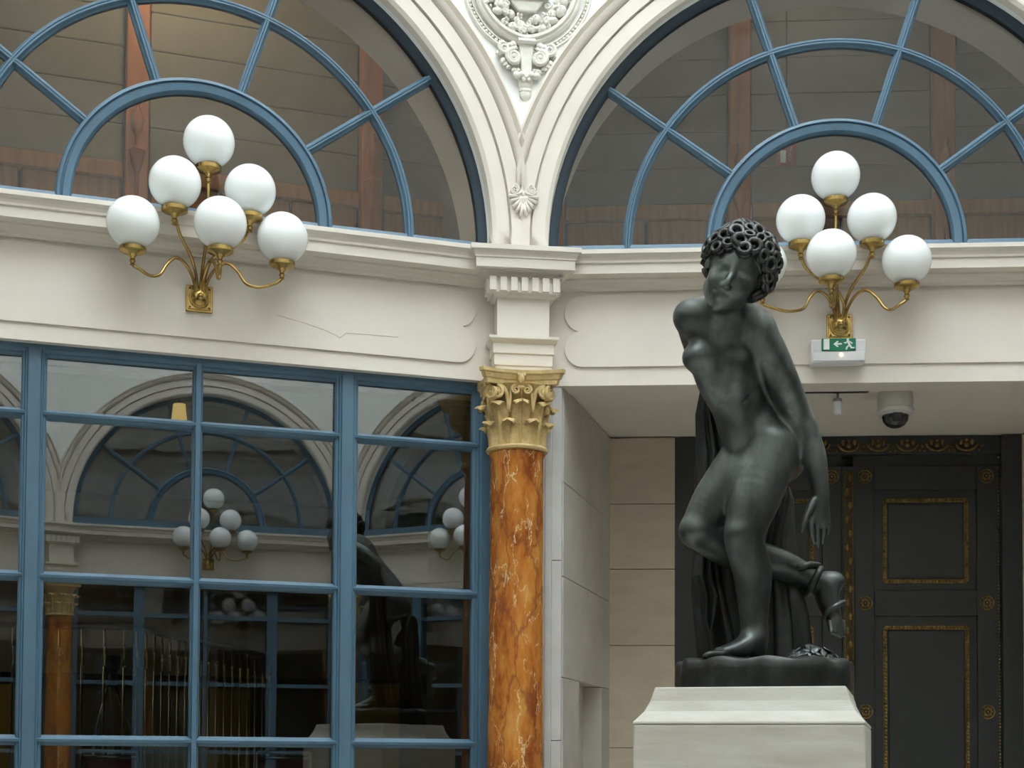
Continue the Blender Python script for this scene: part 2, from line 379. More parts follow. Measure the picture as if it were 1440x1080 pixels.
# shopfront: mullions, transom bars, panes
TZ = [3.091, 2.387, 1.68, 0.975]
MUL = [(.060, .204, 'jamb'), (.760, .866, 'mullion'), (2.134, 2.240, 'mullion'), (2.796, 2.940, 'jamb')]
def stile(x0, x1, y=.045, d=.07):
    w = x1 - x0; c = (x0 + x1) / 2
    return [(c - .5 * w, y + d), (c - .5 * w, y + .026), (c - .44 * w, y + .020), (c - .38 * w, y + .020), (c - .34 * w, y + .008), (c - .28 * w, y + .010), (c - .24 * w, y),
            (c + .24 * w, y), (c + .28 * w, y + .010), (c + .34 * w, y + .008), (c + .38 * w, y + .020), (c + .44 * w, y + .020), (c + .5 * w, y + .026), (c + .5 * w, y + d)]
TPROF = [(.118, -.022), (.092, -.022), (.076, -.016), (.062, -.006), (.054, -.004), (.052, .006), (.062, .010), (.080, .018), (.092, .024), (.118, .024)]
def shopfront(name, label):
    r = empty(name, (0, 0, 0)); struct(r, label)
    for x0, x1, nm in MUL:
        MB().prism_xy(stile(x0, x1), 0.02, ZL).build(nm, 'blue', r)
    MB().sweep_x([(.115, ZL + .002), (.045, ZL + .002), (.045, ZL - .016), (.055, ZL - .02), (.062, ZL - .03), (.075, ZL - .034), (.08, ZL - .046), (.115, ZL - .046)], .16, 2.84).build('head_rail', 'blue', r)
    secs = [(.204, .760), (.866, 2.134), (2.240, 2.796)]
    for i, (a, b) in enumerate(secs):
        cuts = [a, b] if i != 1 else [a, 1.492, 1.532, b]
        if i == 1:
            MB().prism_xy(stile(1.490, 1.534, .054, .06), 0.55, ZL).build('muntin', 'blue', r)
        for z in TZ:
            for j in range(0, len(cuts), 2):
                e0 = .03 if j == 0 else 0.012; e1 = .03 if j + 2 == len(cuts) else .012
                MB().sweep_x([(y, z + h) for y, h in TPROF], cuts[j] - e0, cuts[j + 1] + e1).build('transom', 'blue', r)
        MB().box(a - .02, b + .02, .05, .10, .02, .55).build('kick_panel', 'blue', r, bevel=.004)
        MB().box(a + .08, b - .08, .04, .06, .10, .47).build('raised_field', 'blue', r, bevel=.008)
        zz = [ZL - .02] + TZ + [.53]
        for j in range(0, len(cuts), 2):
            for q in range(len(zz) - 1):
                MB().box(cuts[j] - .006, cuts[j + 1] + .006, .098, .102, zz[q + 1], zz[q]).build('pane', 'glass', r)
    return r
win3 = place(shopfront('window_3', 'blue glazed shopfront beside the orange marble column'), -1)
for k, nm in ((-1, 'trim_1'),):
    c, rz = bay(k)
    j = MB(); j.box(0, .064, 0.0, .4, 0, ZL); j.box(2.936, 3.0, 0, .4, 0, ZL)
    struct(j.build('trim_1', 'cream', loc=c, rz=rz), 'cream pier at the ends of the shopfront')

# simplified windows for the bays behind the viewer (seen in the glass as reflections)
def far_window():
    r = empty('window_4', (0, 0, 0)); struct(r, 'blue fanlight and shopfront windows of the bays behind the viewer')
    s = MB(); s.arc(FR, 1.5, ZC, 0, PI, 32); s.arc(FAN, 1.5, ZC, 0, PI, 24); s.arc(RING, 1.5, ZC, 0, PI, 32)
    for a in ANG[1:5]:
        s.bar((1.5 - .60 * math.cos(a), 0, ZC + .60 * math.sin(a)), (1.5 - 1.33 * math.cos(a), 0, ZC + 1.33 * math.sin(a)), barprof(.044, .05, .076))
    s.box(.135, 2.865, .07, .13, ZS, ZC + .022)
    for x0, x1, nm in MUL: s.box(x0, x1, .045, .115, .02, ZL)
    for z in TZ: s.box(.2, 2.8, .055, .118, z - .02, z + .02)
    s.box(1.49, 1.53, .054, .11, .02, ZL)
    s.box(0, .13, 0, .4, 0, ZL); s.box(2.87, 3, 0, .4, 0, ZL)
    s.build('frame', 'blue', r)
    g = MB(); g.arc([(0.001, .106), (1.33, .106), (1.33, .110), (0.001, .110)], 1.5, ZC, 0, PI, 24); g.box(.2, 2.8, .098, .102, .02, ZL)
    g.build('pane', 'glass', r)
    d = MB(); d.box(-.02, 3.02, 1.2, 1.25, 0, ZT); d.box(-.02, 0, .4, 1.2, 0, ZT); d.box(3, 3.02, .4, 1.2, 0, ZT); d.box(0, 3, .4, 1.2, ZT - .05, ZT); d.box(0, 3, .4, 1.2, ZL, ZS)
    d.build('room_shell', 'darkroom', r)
    return r
fw0 = far_window()
for i, k in enumerate(OPP):
    o = fw0 if i == 0 else dup(fw0)
    place(o, k)
    o.name = 'window_%d' % (4 + i)

# ------------------------------------------------------------------ dome
dome = empty('ceiling', CENTRE); struct(dome, 'cream coved ceiling with a glazed dome over the hall')
def oval(sc, z, n=1):
    out = []
    for i in range(len(RING_PTS)):
        p, q = RING_PTS[i] - CENTRE, RING_PTS[(i + 1) % len(RING_PTS)] - CENTRE
        for j in range(n): v = p.lerp(q, j / n) * sc; out.append((v.x, v.y, z))
    return out
COVE = [(1.0, ZT - .5), (.985, ZT - .1), (.97, ZT - .1), (.97, ZT + .05), (.985, ZT + .1), (.98, 7.6), (.95, 8.4), (.88, 9.2), (.78, 9.8), (.70, 10.1)]
s = MB(); s.loft([oval(a, z) for a, z in COVE] + [oval(.76, 10.3), oval(1.15, 9.5), oval(1.15, ZT - .5), oval(1.0, ZT - .5)], caps=False); s.build('cove', 'cream', dome)
GL = [(.70, 10.1), (.55, 10.7), (.38, 11.2), (.20, 11.5), (.04, 11.6)]
s = MB()
for j in range(40):
    s.tube([oval(a, z, 4)[j] for a, z in GL], .03, 5)
for a, z in GL: s.tube(oval(a, z, 2), .03, 5, closed=True)
s.build('dome_rib', 'plastic', dome)

# ------------------------------------------------------------------ rooms behind the two bays
def gallery(k, name, label, posts, lamp, yback=1.5):
    c, rz = bay(k)
    r = empty(name, c, rz); struct(r, label)
    s = MB(); s.box(-.06, 3.06, .5, 1.7, ZS - .12, ZS - .06); s.build('gallery_floor', 'wood', r)
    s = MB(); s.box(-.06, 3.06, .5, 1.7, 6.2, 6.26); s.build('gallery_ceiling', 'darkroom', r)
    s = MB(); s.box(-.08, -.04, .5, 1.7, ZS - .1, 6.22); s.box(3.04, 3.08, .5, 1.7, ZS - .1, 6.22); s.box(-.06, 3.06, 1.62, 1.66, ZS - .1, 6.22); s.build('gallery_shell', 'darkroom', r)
    z = 4.80; h = .212
    edges = [-.05] + posts + [3.05]
    for i in range(7):
        for j in range(len(edges) - 1):
            x0 = edges[j] + (.07 if j else 0); x1 = edges[j + 1] - (.07 if j + 2 < len(edges) else 0)
            MB().box(x0, x1, yback + .02, yback + .06, z + i * h, z + i * h + h - .003).build('board', 'board', r, bevel=.006)
    for j in range(len(edges) - 1):
        x0 = edges[j] + (.07 if j else 0); x1 = edges[j + 1] - (.07 if j + 2 < len(edges) else 0)
        MB().box(x0, x1, yback - .03, yback + .06, 4.70, 4.785).build('wainscot_rail', 'wood', r, bevel=.006)
        n = max(1, round((x1 - x0) / .45)); w = (x1 - x0) / n
        for i in range(n):
            MB().box(x0 + i * w + .008, x0 + (i + 1) * w - .008, yback, yback + .05, ZS - .06, 4.70).build('wainscot_panel', 'wood', r, bevel=.008)
    for p in posts:
        po = MB().box(p - .06, p + .06, yback - .05, yback + .05, ZS - .06, 6.2).build('post', 'wood_post', r, bevel=.008)
        # turned drop ornament on the post
        t = MB(); t.lathe([(.004, .50), (.02, .49), (.01, .46), (.034, .40), (.03, .34), (.012, .31), (.012, .25), (.045, .22), (.03, .15), (.012, .10), (.012, -.12), (.004, -.13)], 12, (p, yback - .06, 4.62))
        t.build('turned_ornament', 'wood_post', po, 40)
    # lamp on the gallery ceiling
    l = MB(); l.lathe([(.001, 0), (.16, 0), (.16, -.04), (.10, -.08), (.001, -.09)], 20, (1.5, .95, 6.19)); l.build('unseen_ceiling_lamp', lamp, r, 40)
    return r
gallery(-1, 'wall_gallery_left', 'panelled wooden gallery wall behind the fanlight over the shopfront', [.15, 1.335, 2.62], 'lamp_warm')
gallery(0, 'wall_gallery_right', 'panelled wooden gallery wall behind the fanlight over the vestibule', [.10, 1.16, 2.31], 'lamp_dim')
# fire-equipment sign seen through the right fanlight
p, rz = inbay(0, 1.405, 1.28, 4.985)
fs = tag(MB().box(-.055, .055, -.004, .004, -.07, .07).build('fire_sign', 'red', loc=p, rz=rz), 'small red fire equipment sign hung behind the fanlight', 'sign')
MB().box(-.035, -.005, -.006, -.003, -.05, .02).build('white_pictogram', 'signwhite', fs)
fl = MB()
for i in range(4):
    fl.tube([(.012 + .006 * math.sin(2.2 * t + i) + .004 * i, -.005, -.045 + .02 * i + .022 * t / 3) for t in (0, 1, 2, 3)], .003, 5)
fl.build('flame_stroke', 'signwhite', fs)
MB().tube([(0, 0, .06), (0, 0, 1.21)], .004, 5).build('hanger', 'black', fs)

# shop interior (left bay)
c, rz = bay(-1)
r = empty('wall_shop_interior', c, rz); struct(r, 'dim interior of the shop behind the blue shopfront')
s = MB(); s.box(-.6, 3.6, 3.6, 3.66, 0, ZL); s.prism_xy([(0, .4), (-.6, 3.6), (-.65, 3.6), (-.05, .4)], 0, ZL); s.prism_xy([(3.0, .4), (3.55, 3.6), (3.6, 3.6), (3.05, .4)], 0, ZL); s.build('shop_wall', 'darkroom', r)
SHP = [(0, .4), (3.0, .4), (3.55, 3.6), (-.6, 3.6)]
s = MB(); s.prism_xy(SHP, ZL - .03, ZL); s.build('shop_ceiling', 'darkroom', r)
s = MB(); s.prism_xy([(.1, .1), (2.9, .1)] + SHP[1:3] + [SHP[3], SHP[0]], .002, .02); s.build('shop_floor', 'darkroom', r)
MB().box(1.90, 2.30, 3.55, 3.62, 0, 2.08).build('ochre_panel', 'ochre', r)
MB().box(3.02, 3.34, 3.55, 3.62, 0, 2.14).build('ochre_panel', 'ochre', r)
MB().box(.5, .9, 3.55, 3.62, 0, 2.08).build('ochre_panel', 'ochre', r)
MB().lathe([(.001, 0), (.14, 0), (.14, -.03), (.09, -.06), (.001, -.07)], 20, (-.15, 2.6, ZL - .03)).build('unseen_ceiling_lamp', 'lamp_warm', r, 40)  # unseen warm lamp, added out of view to brighten the shop
MB().box(-.55, 3.5, 3.52, 3.62, 2.16, 2.26).build('shelf_rail', 'darkroom', r)

# ------------------------------------------------------------------ vestibule of the right bay
c, rz = bay(0)
v = empty('wall_vestibule', c, rz); struct(v, 'beige stone vestibule around the dark double door')
j = MB(); j.box(0, .126, 0, .4, 0, ZL); j.build('pier', 'cream', v)
j = MB(); j.box(.126, .158, -.004, .08, 0, ZL); j.build('jamb_strip', 'jamb', v, bevel=.003)
for i in range(4):
    MB().box(.158, .206, .006, .12, i * .85, min(ZL, (i + 1) * .85 - .003)).build('jamb_block', 'jamb', v, bevel=.003)
def slab(x0, y0, x1, y1, z0, z1, t=.14):
    a = math.atan2(y1 - y0, x1 - x0); nx, ny = -math.sin(a), math.cos(a)
    s = MB(); s.prism_xy([(x0, y0), (x1, y1), (x1 + nx * t, y1 + ny * t), (x0 + nx * t, y0 + ny * t)], z0, z1); return s
def lx(d): return .205 + .187 * d
# left side wall in stone courses, with a narrow slot
zs = [0.0, .62, 1.24, 2.0, 2.48, 2.93, ZL]
for i in range(len(zs) - 1):
    cuts = [(.05, .62), (.62, 1.2)] if i % 2 else [(.05, .95), (.95, 1.2)]
    if zs[i] < 1.9: cuts = [(.05, .42), (.98, 1.2)]           # beside the slot
    for a, b in cuts:
        slab(lx(a), a, lx(b), b, zs[i], zs[i + 1] - .003).build('stone_block', 'side_stone', v, bevel=.003)
slab(lx(.42) - .10, .40, lx(.98) - .10, 1.0, 0, 2.0, .04).build('slot_back', 'side_stone', v)
s = MB(); s.prism_xy([(-.02, .4), (.06, .1), (.10, .06), (.285, 1.2), (.42, 1.26), (.80, 1.30), (.80, 1.42), (.20, 1.42)], 0, ZL); s.box(2.64, 3.3, 1.30, 1.42, 0, ZL); s.build('core', 'stone', v)
# back wall in stone courses left and right of the door
for x0, x1 in ((.40, .785), (2.655, 3.3)):
    zz = [0, .56, 1.12, 1.68, 2.24, 2.66, 3.02, ZL]
    for a, b in zip(zz[:-1], zz[1:]):
        MB().box(x0, x1, 1.2, 1.36, a, b - .003).build('stone_block', 'stone', v, bevel=.003)
s = MB(); s.prism_xy([(2.86, .0), (3.0, .0), (3.3, 1.3), (3.1, 1.3)], 0, ZL); s.build('side_wall', 'stone', v)
s = MB(); s.box(-.1, 3.4, .16, 1.5, ZL + .004, ZL + .08); s.build('vestibule_ceiling', 'ceil', v)
s = MB(); s.box(.126, 2.9, -.001, .165, ZL - .012, ZL + .0); s.build('lintel_soffit', 'cream', v)

# double door
d0 = empty('door_1', *((lambda p: (p[0], p[1]))(inbay(0, 1.733, 1.25, 0)))); struct(d0, 'dark grey-green double door with gilt mouldings and rosettes')
MB().box(-.96, .93, .10, .16, 0, ZL).build('door_backing', 'door', d0)
for x0, x1 in ((-.955, -.815), (.815, .925)):
    MB().box(x0, x1, -.04, .10, 0, ZL).build('architrave', 'door', d0, bevel=.006)
MB().box(-.815, .815, -.02, .10, 3.29, ZL).build('over_panel', 'door', d0, bevel=.004)
def rope(s, p, q, r, pitch):
    p = Vector(p); q = Vector(q); n = max(2, int((q - p).length / pitch))
    for i in range(n):
        t = (i + .5) / n; s.sphere(p.lerp(q, t), r, 6, 4)
def rosette():
    s = MB(); s.lathe([(.001, -.0), (.036, -.0)], 20)
    s = MB()
    s.tube([(.036 * math.cos(2 * PI * i / 20), 0, .036 * math.sin(2 * PI * i / 20)) for i in range(20)], .0035, 5, closed=True)
    for i in range(8):
        a = 2 * PI * i / 8; s.sphere((.020 * math.cos(a), 0, .020 * math.sin(a)), .0085, 6, 4, (1, .6, 1))
    return s.mesh('rosette', 'gilt')
ros_me = rosette(); stud_me = MB().sphere((0, -.006, 0), .0055, 8, 6).mesh('stud', 'gilt_bright', 1)
def leaf(sx):
    lf = empty('door_leaf', (0, 0, 0)); lf.parent = d0
    X = lambda x: sx * x
    def bx(x0, x1, y0, y1, z0, z1, nm, m='door', bev=.004):
        a, b = sorted((X(x0), X(x1))); return MB().box(a, b, y0, y1, z0, z1).build(nm, m, lf, bevel=bev)
    bx(.03, .815, .03, .09, .02, 3.29, 'leaf_board', bev=0)
    bx(.03, .140, .010, .05, .02, 3.23, 'stile'); bx(.692, .815, .010, .05, .02, 3.23, 'stile')
    for z0, z1 in ((3.10, 3.23), (2.405, 2.545), (1.80, 1.95), (.9, 1.05), (.02, .25)):
        if z0 == 1.80: continue
        bx(.140, .692, .010, .05, z0, z1, 'rail')
    for z0, z1 in ((2.595, 3.04), (1.10, 2.342), (.30, .85)):
        s = MB(); x0, x1 = .198, .638
        for a, b in (((x0, z0), (x1, z0)), ((x1, z0), (x1, z1)), ((x1, z1), (x0, z1)), ((x0, z1), (x0, z0))):
            s.bar((X(a[0]), .022, a[1]), (X(b[0]), .022, b[1]), [(-.010, -.006), (.010, -.006), (.010, .01), (-.010, .01)])
            rope(s, (X(a[0]), .014, a[1]), (X(b[0]), .014, b[1]), .0085, .019)
        s.build('gilt_moulding', 'gilt', lf)
        bx(x0 + .02, x1 - .02, .018, .04, z0 + .02, z1 - .02, 'panel', bev=.004)
    for x in (.090, .743):
        for z in (3.17, 2.475, 1.882, .975):
            o = child('rosette', ros_me, lf); o.location = (X(x), .006, z); st = child('stud', stud_me, o)
    s = MB()
    for i in range(44):
        s.sphere((X(.806), .002, 3.27 - i * .0735), .0065, 6, 4)
    s.build('bead_stud', 'gilt_bright', lf)
    s = MB()
    for i in range(44):
        for q in (1, 2, 3): s.sphere((X(.806), .004, 3.27 - (i + q / 4) * .0735), .005, 5, 4)
    s.build('bead_strip', 'gilt', lf)
leaf(1); leaf(-1)
MB().box(-.036, .036, -.004, .05, .02, 3.23).build('meeting_stile', 'door', d0, bevel=.006)
MB().box(-.026, .026, -.008, .0, .1, 3.20).build('strip_ground', 'gilt_dim', d0)
s = MB(); rope(s, (-.022, -.008, .1), (-.022, -.008, 3.2), .004, .011); rope(s, (.022, -.008, .1), (.022, -.008, 3.2), .004, .011)
for i in range(40):
    z = 3.16 - i * .076; s.sphere((0.008 * (-1) ** i, -.009, z), .012, 6, 4, (1, .5, 1.8))
s.build('gilt_strip', 'gilt', d0)
for i in range(9):
    x = -.632 + i * .158
    s = MB(); s.tube([(x + .056 * math.cos(t), -.026, 3.345 + .040 * math.sin(t)) for t in [PI + PI * q / 10 for q in range(11)]], .007, 6)
    s.sphere((x, -.026, 3.335), .014, 8, 6, (1, .6, 1)); s.sphere((x, -.026, 3.362), .010, 8, 6, (1, .6, 1))
    for sx in (-1, 1):
        s.sphere((x + sx * .079, -.026, 3.33), .010, 6, 4); s.sphere((x + sx * .030, -.026, 3.352), .011, 6, 4, (1, .5, 1.6)); s.sphere((x + sx * .066, -.026, 3.306), .008, 6, 4)
    s.build('gilt_palmette', 'gilt', d0, 1)

# ------------------------------------------------------------------ entablature block and column at each corner
def frame_ring(prof, hw, depth):
    # profile (projection, z) mitred round a rectangular pier of half width hw, front at -depth, back at y = .1
    rings = []
    for pj, z in prof:
        rings.append([(-hw - pj, .1, z), (-hw - pj, -depth - pj, z), (hw + pj, -depth - pj, z), (hw + pj, .1, z)])
    return rings
def entab(name):
    r = MB().box(-.122, .122, -.15, .12, 3.39, 3.88).build(name, 'cream'); struct(r, 'cream entablature block with dentils above the marble column')
    MB().loft(frame_ring([(.013, 3.36), (.013, 3.430), (.018, 3.434), (.018, 3.485), (.024, 3.489), (.024, 3.535), (.030, 3.539), (.040, 3.548), (.044, 3.554), (.044, 3.566), (.004, 3.567)], .118, .146)).build('architrave', 'cream', r)
    MB().loft(frame_ring([(.004, 3.752), (.022, 3.757), (.024, 3.766), (.036, 3.770), (.036, 3.838), (.06, 3.842)], .122, .15)).build('dentil_band', 'cream', r)
    dm_ = MB().box(-.0155, .0155, -.016, .012, 3.773, 3.838).mesh('dentil', 'cream')
    for i in range(7):
        o = child('dentil', dm_, r); o.location = (-.148 + i * .0493, -.186, 0)
    for sx in (-1, 1):
        for i in range(2):
            o = child('dentil', dm_, r); o.rotation_euler = (0, 0, sx * PI / 2); o.location = (sx * .158, -.145 + i * .05, 0)
    MB().loft(frame_ring([(.045, 3.832), (.058, 3.840), (.060, 3.848), (.085, 3.862), (.085, 3.868), (.112, 3.870), (.112, 3.912), (.117, 3.915), (.117, 3.922), (.121, 3.930), (.130, 3.942), (.138, 3.946), (.138, 3.968), (.02, 3.969)], .118, .120)).build('cornice', 'cream', r)
    return r
ent = entab('trim_2')
BACK = list(range(1, 10))
def corner(k):
    c, _ = bay(k); rz = -(HEAD[k - 1] + HEAD[k]) * HALF; return c, rz
for i, k in enumerate(BACK):
    o = dup(ent); o.name = 'trim_%d' % (3 + i); c, rz = corner(k); o.location = c; o.rotation_euler = (0, 0, rz)

# capital pieces
CB, CT = 3.052, 3.385   # capital bottom and top
def leaf_mesh(h, w, r0, curl, flare):
    # acanthus leaf: concave blade with a raised midrib and lobed edge whose tip bends out and over
    nr, nc = 22, 13; rows = []
    for i in range(nr):
        t = i / (nr - 1)
        if t < .66:
            q = t / .66; z = h * q; y = -(r0 + flare * q * q)
        else:
            a = (t - .66) / .34 * 2.7
            z = h + curl * math.sin(a); y = -(r0 + flare + curl * (1 - math.cos(a)))
        ww = w * (.80 + .20 * math.sin(PI * min(1, t * 1.25))) * (1 - .30 * max(0, (t - .66) / .34) ** 2)
        ww *= 1 + .13 * math.sin(t * 6 * 2 * PI)
        row = []
        for j in range(nc):
            s = -1 + 2 * j / (nc - 1)
            rib = .012 * math.exp(-(s / .16) ** 2) + .007 * (.5 + .5 * math.cos(s * 5.2 * PI))
            row.append((s * ww, y - rib + .020 * s * s * (1 - .6 * t), z - .012 * s * s * (1 if t > .66 else 0) + .006 * abs(s) * math.sin(t * 6 * 2 * PI)))
        rows.append(row)
    back = [[(x, y + .008, z) for x, y, z in row] for row in rows]
    m_ = MB(); m_.loft([rows[i] + list(reversed(back[i])) for i in range(nr)]); return m_
def volute(rad, turns=2.2, w=.016, sx=1):
    pts = []
    n = 26
    for i in range(n):
        t = i / (n - 1); a = PI / 2 + t * turns * 2 * PI
        r = rad * (1 - .86 * t); pts.append((sx * r * math.cos(a), 0, r * math.sin(a)))
    return pts
def abacus_ring(hw, sag, z, cut):
    # square with concave sides and cut corners
    out = []
    for q in range(4):
        a = q * PI / 2; ca, sa = math.cos(a), math.sin(a)
        for i in range(9):
            t = -1 + 2 * i / 8; x = t * (hw - cut); y = -(hw - sag * (1 - t * t))
            out.append((x * ca - y * sa, x * sa + y * ca, z))
    return out
def column(name, label, detailed=True):
    r = empty(name, (0, 0, 0)); tag(r, label, 'column', 'orange marble columns round the hall')
    RS = .124
    prof = [(RS + .004, .36), (RS + .010, .40), (RS + .007, 1.2), (RS + .003, 2.2), (RS, 3.0), (RS + .008, 3.022), (RS + .004, 3.03)]
    MB().lathe(prof, 40).build('shaft', 'marble', r, 35)
    b = MB(); b.box(-.2, .2, -.2, .2, 0, .16); b.lathe([(.19, .16), (.195, .20), (.18, .24), (.15, .25), (.15, .285), (.165, .30), (.165, .33), (.14, .35), (.135, .365)], 32)
    b.build('base', 'jamb', r, 35)
    cp = MB(); cp.lathe([(.128, 3.030), (.142, 3.034), (.145, 3.043), (.140, 3.052), (.112, 3.056), (.106, 3.10), (.108, 3.18), (.118, 3.25), (.140, 3.30), (.168, 3.325)], 36)
    cap = cp.build('capital', 'capital', r, 40)
    ab = MB(); hw = .185
    ab.loft([abacus_ring(hw - .014, .040, 3.322, .012), abacus_ring(hw - .012, .040, 3.342, .012), abacus_ring(hw - .004, .042, 3.346, .014), abacus_ring(hw + .004, .043, 3.366, .016), abacus_ring(hw + .012, .044, 3.370, .018), abacus_ring(hw + .014, .044, 3.386, .018)])
    ab.build('abacus', 'capital', cap)
    lo = leaf_mesh(.092, .045, .118, .019, .014); lo_me = lo.mesh('acanthus_leaf', 'capital', 50)
    hi = leaf_mesh(.172, .050, .112, .024, .024); hi_me = hi.mesh('acanthus_leaf', 'capital', 50)
    if not detailed:
        j = MB()
        for i in range(8):
            for m_, off, n_ in ((lo, PI / 8, 1), (hi, 0, 1)):
                q = MB(); q.v = list(m_.v); q.f = list(m_.f); q.xf(Matrix.Translation((0, 0, 3.054)) @ Matrix.Rotation(i * PI / 4 + off, 4, 'Z')); j.add(q.v, q.f)
        j.build('acanthus_leaf', 'capital', cap, 50); return r
    for i in range(8):
        o = child('acanthus_leaf', hi_me, cap); o.rotation_euler = (0, 0, i * PI / 4); o.location = (0, 0, 3.054)
        o = child('acanthus_leaf', lo_me, cap); o.rotation_euler = (0, 0, i * PI / 4 + PI / 8); o.location = (0, 0, 3.054)
    for i in range(4):
        a = i * PI / 2
        for sx in (-1, 1):
            # inner helix below the middle of the abacus
            s = MB(); s.tube([(x + sx * .026, y, z) for x, y, z in volute(.021, 1.7, sx=-sx)], [.0075 - .004 * q / 25 for q in range(26)], 6)
            s.tube(smoothpath([(sx * .026, 0, .021), (sx * .045, .008, .0), (sx * .05, .012, -.05), (sx * .055, .016, -.09)], 5), .007, 6)
            o = s.build('helix', 'capital', cap, 1); o.rotation_euler = (0, 0, a); o.location = Matrix.Rotation(a, 3, 'Z') @ Vector((0, -.152, 3.295))
        # corner volute with its leaf
        s = MB()
        s.tube(volute(.034, 2.1), [.0105 - .006 * q / 25 for q in range(26)], 6)
        s.tube([(x, .016, z) for x, y, z in volute(.034, 2.1)], [.0105 - .006 * q / 25 for q in range(26)], 6)
        s.sphere((0, .008, 0), .011, 8, 6, (1, 1.6, 1))
        b_ = a - PI / 4
        o = s.build('volute', 'capital', cap, 1)
        o.rotation_euler = (0, 0, b_ + PI / 2 + .0); o.location = (.205 * math.cos(b_) * .93, .205 * math.sin(b_) * .93, 3.285)
        # scroll ribbons flanking each side face
        for sx in (-1, 1):
            s = MB()
            s.tube([(x * 1.0 + sx * .112, y, z) for x, y, z in volute(.030, 1.9, sx=sx)], [.009 - .005 * q / 25 for q in range(26)], 6)
            s.tube(smoothpath([(sx * .112, 0, .030), (sx * .080, .006, .02), (sx * .062, .012, -.02), (sx * .052, .016, -.09)], 5), .011, 6)
            s.sphere((sx * .112, -.004, 0), .010, 8, 6)
            o = s.build('scroll', 'capital', cap, 1); o.rotation_euler = (0, 0, a); o.location = Matrix.Rotation(a, 3, 'Z') @ Vector((0, -.140, 3.286))
        # fleuron in the middle of the abacus
        s = MB(); s.sphere((0, 0, 0), .018, 10, 8, (1, .6, 1.4)); s.sphere((0, -.004, -.045), .016, 8, 6, (1.3, .7, .7)); s.sphere((-.013, -.002, .012), .010, 8, 6); s.sphere((.013, -.002, .012), .010, 8, 6)
        s.tube([(0, .0, -.02), (0, .006, -.09)], [.007, .004], 6)
        o = s.build('fleuron', 'capital', cap, 1); o.rotation_euler = (0, 0, a); o.location = Matrix.Rotation(a, 3, 'Z') @ Vector((0, -.148, 3.352))
    return r
colA = column('marble_column', 'orange veined marble column with ochre leafy capital between shopfront and vestibule')
colA.location = (-.022, -.115, 0); del colA['group']
colB = None
for i, k in enumerate(BACK):
    c, rz = corner(k)
    if colB is None: colB = column('marble_column', 'orange marble column behind the viewer, mirrored in the shopfront glass', False); o = colB
    else: o = dup(colB)
    o.location = c + Vector((math.sin(rz), -math.cos(rz), 0)) * .115; o.rotation_euler = (0, 0, rz)

# ------------------------------------------------------------------ plaster ornaments over the column
def fold(p, lift=0.0):
    # bend a flat relief (x along the wall, -y proud) into the shallow corner between the two bays
    x, y, z = p
    return (x * math.cos(HALF), y - abs(x) * math.sin(HALF), z)
def relief(s): s.v = [fold(p) for p in s.v]; return s
md = empty('plaster_medallion', (0.025, 0, 4.76)); tag(md, 'round plaster medallion with fruit garland and scrolled drop in the spandrel', 'ornament')
MZ = 5.285 - 4.76; MX = 0.0
def circ(r, n=56): return [(MX + r * math.cos(2 * PI * i / n), MZ + r * math.sin(2 * PI * i / n)) for i in range(n)]
s = MB(); s.arc([(.222, .03), (.222, -.030), (.230, -.042), (.242, -.042), (.250, -.028), (.258, -.030), (.268, -.020), (.268, .03)], MX, MZ, 0, 2 * PI, 64); relief(s).build('rim', 'relief', md, 40)
s = MB()
for i in range(96):
    a = 2 * PI * i / 96; s.sphere((MX + .300 * math.cos(a), -.008, MZ + .300 * math.sin(a)), .0095, 6, 4)
relief(s).build('bead_ring', 'relief', md, 1)
s = MB(); s.arc([(.282, .02), (.282, -.010), (.289, -.014), (.293, -.004), (.293, .02)], MX, MZ, 0, 2 * PI, 64); s.arc([(.306, .02), (.306, -.012), (.314, -.016), (.320, -.004), (.320, .02)], MX, MZ, 0, 2 * PI, 64); relief(s).build('outer_fillet', 'relief', md, 40)
s = MB(); s.arc([(.001, .03), (.226, .03), (.226, .004), (.001, .004)], MX, MZ, 0, 2 * PI, 48); relief(s).build('field', 'relief', md)
rnd = random.Random(3)
for i in range(58):
    a = math.radians(182 + 176 * i / 57) + rnd.uniform(-.03, .03)
    rr = .186 + rnd.uniform(-.040, .030); sz = rnd.uniform(.012, .026)
    s = MB(); x, z = MX + rr * math.cos(a), MZ + rr * math.sin(a)
    kind = i % 4
    if kind == 0:
        for q in range(7): s.sphere((x + rnd.uniform(-.016, .016), -.030 + rnd.uniform(-.012, .006), z + rnd.uniform(-.018, .016)), .0085, 6, 5)
        nm = 'berry_cluster'
    elif kind == 1:
        s.sphere((x, -.028, z), sz, 9, 7, (1.35, .8, .75)); s.sphere((x + .008, -.036, z + .004), sz * .6, 8, 6, (1.4, .7, .5)); nm = 'fruit_leaf'
    else:
        s.sphere((x, -.026, z), sz, 10, 8, (1, .9, 1.05)); s.sphere((x - sz * .2, -.026 - sz * .85, z + sz * .3), .004, 6, 4); nm = 'fruit'
    relief(s).build(nm, 'relief', md, 1)
s = MB()
s.sweep_x([(.01, 0), (-.045, 0), (-.052, .010), (-.045, .020), (.01, .022)], -.105, .105); s.xf(Matrix.Translation((0, 0, MZ - .062)))
relief(s).build('vase_lip', 'relief', md)
s = MB(); s.prism_xz([(-.088, MZ - .062), (.088, MZ - .062), (.070, MZ - .085), (.045, MZ - .118), (-.045, MZ - .118), (-.070, MZ - .085)], -.038, .01); relief(s).build('vase', 'relief', md, bevel=.008)
for sx in (-1, 1):
    s = MB(); s.tube([(x + sx * .100, -.03, z + MZ - .084) for x, y, z in volute(.018, 1.6, sx=-sx)], .006, 6); relief(s).build('vase_handle', 'relief', md, 1)
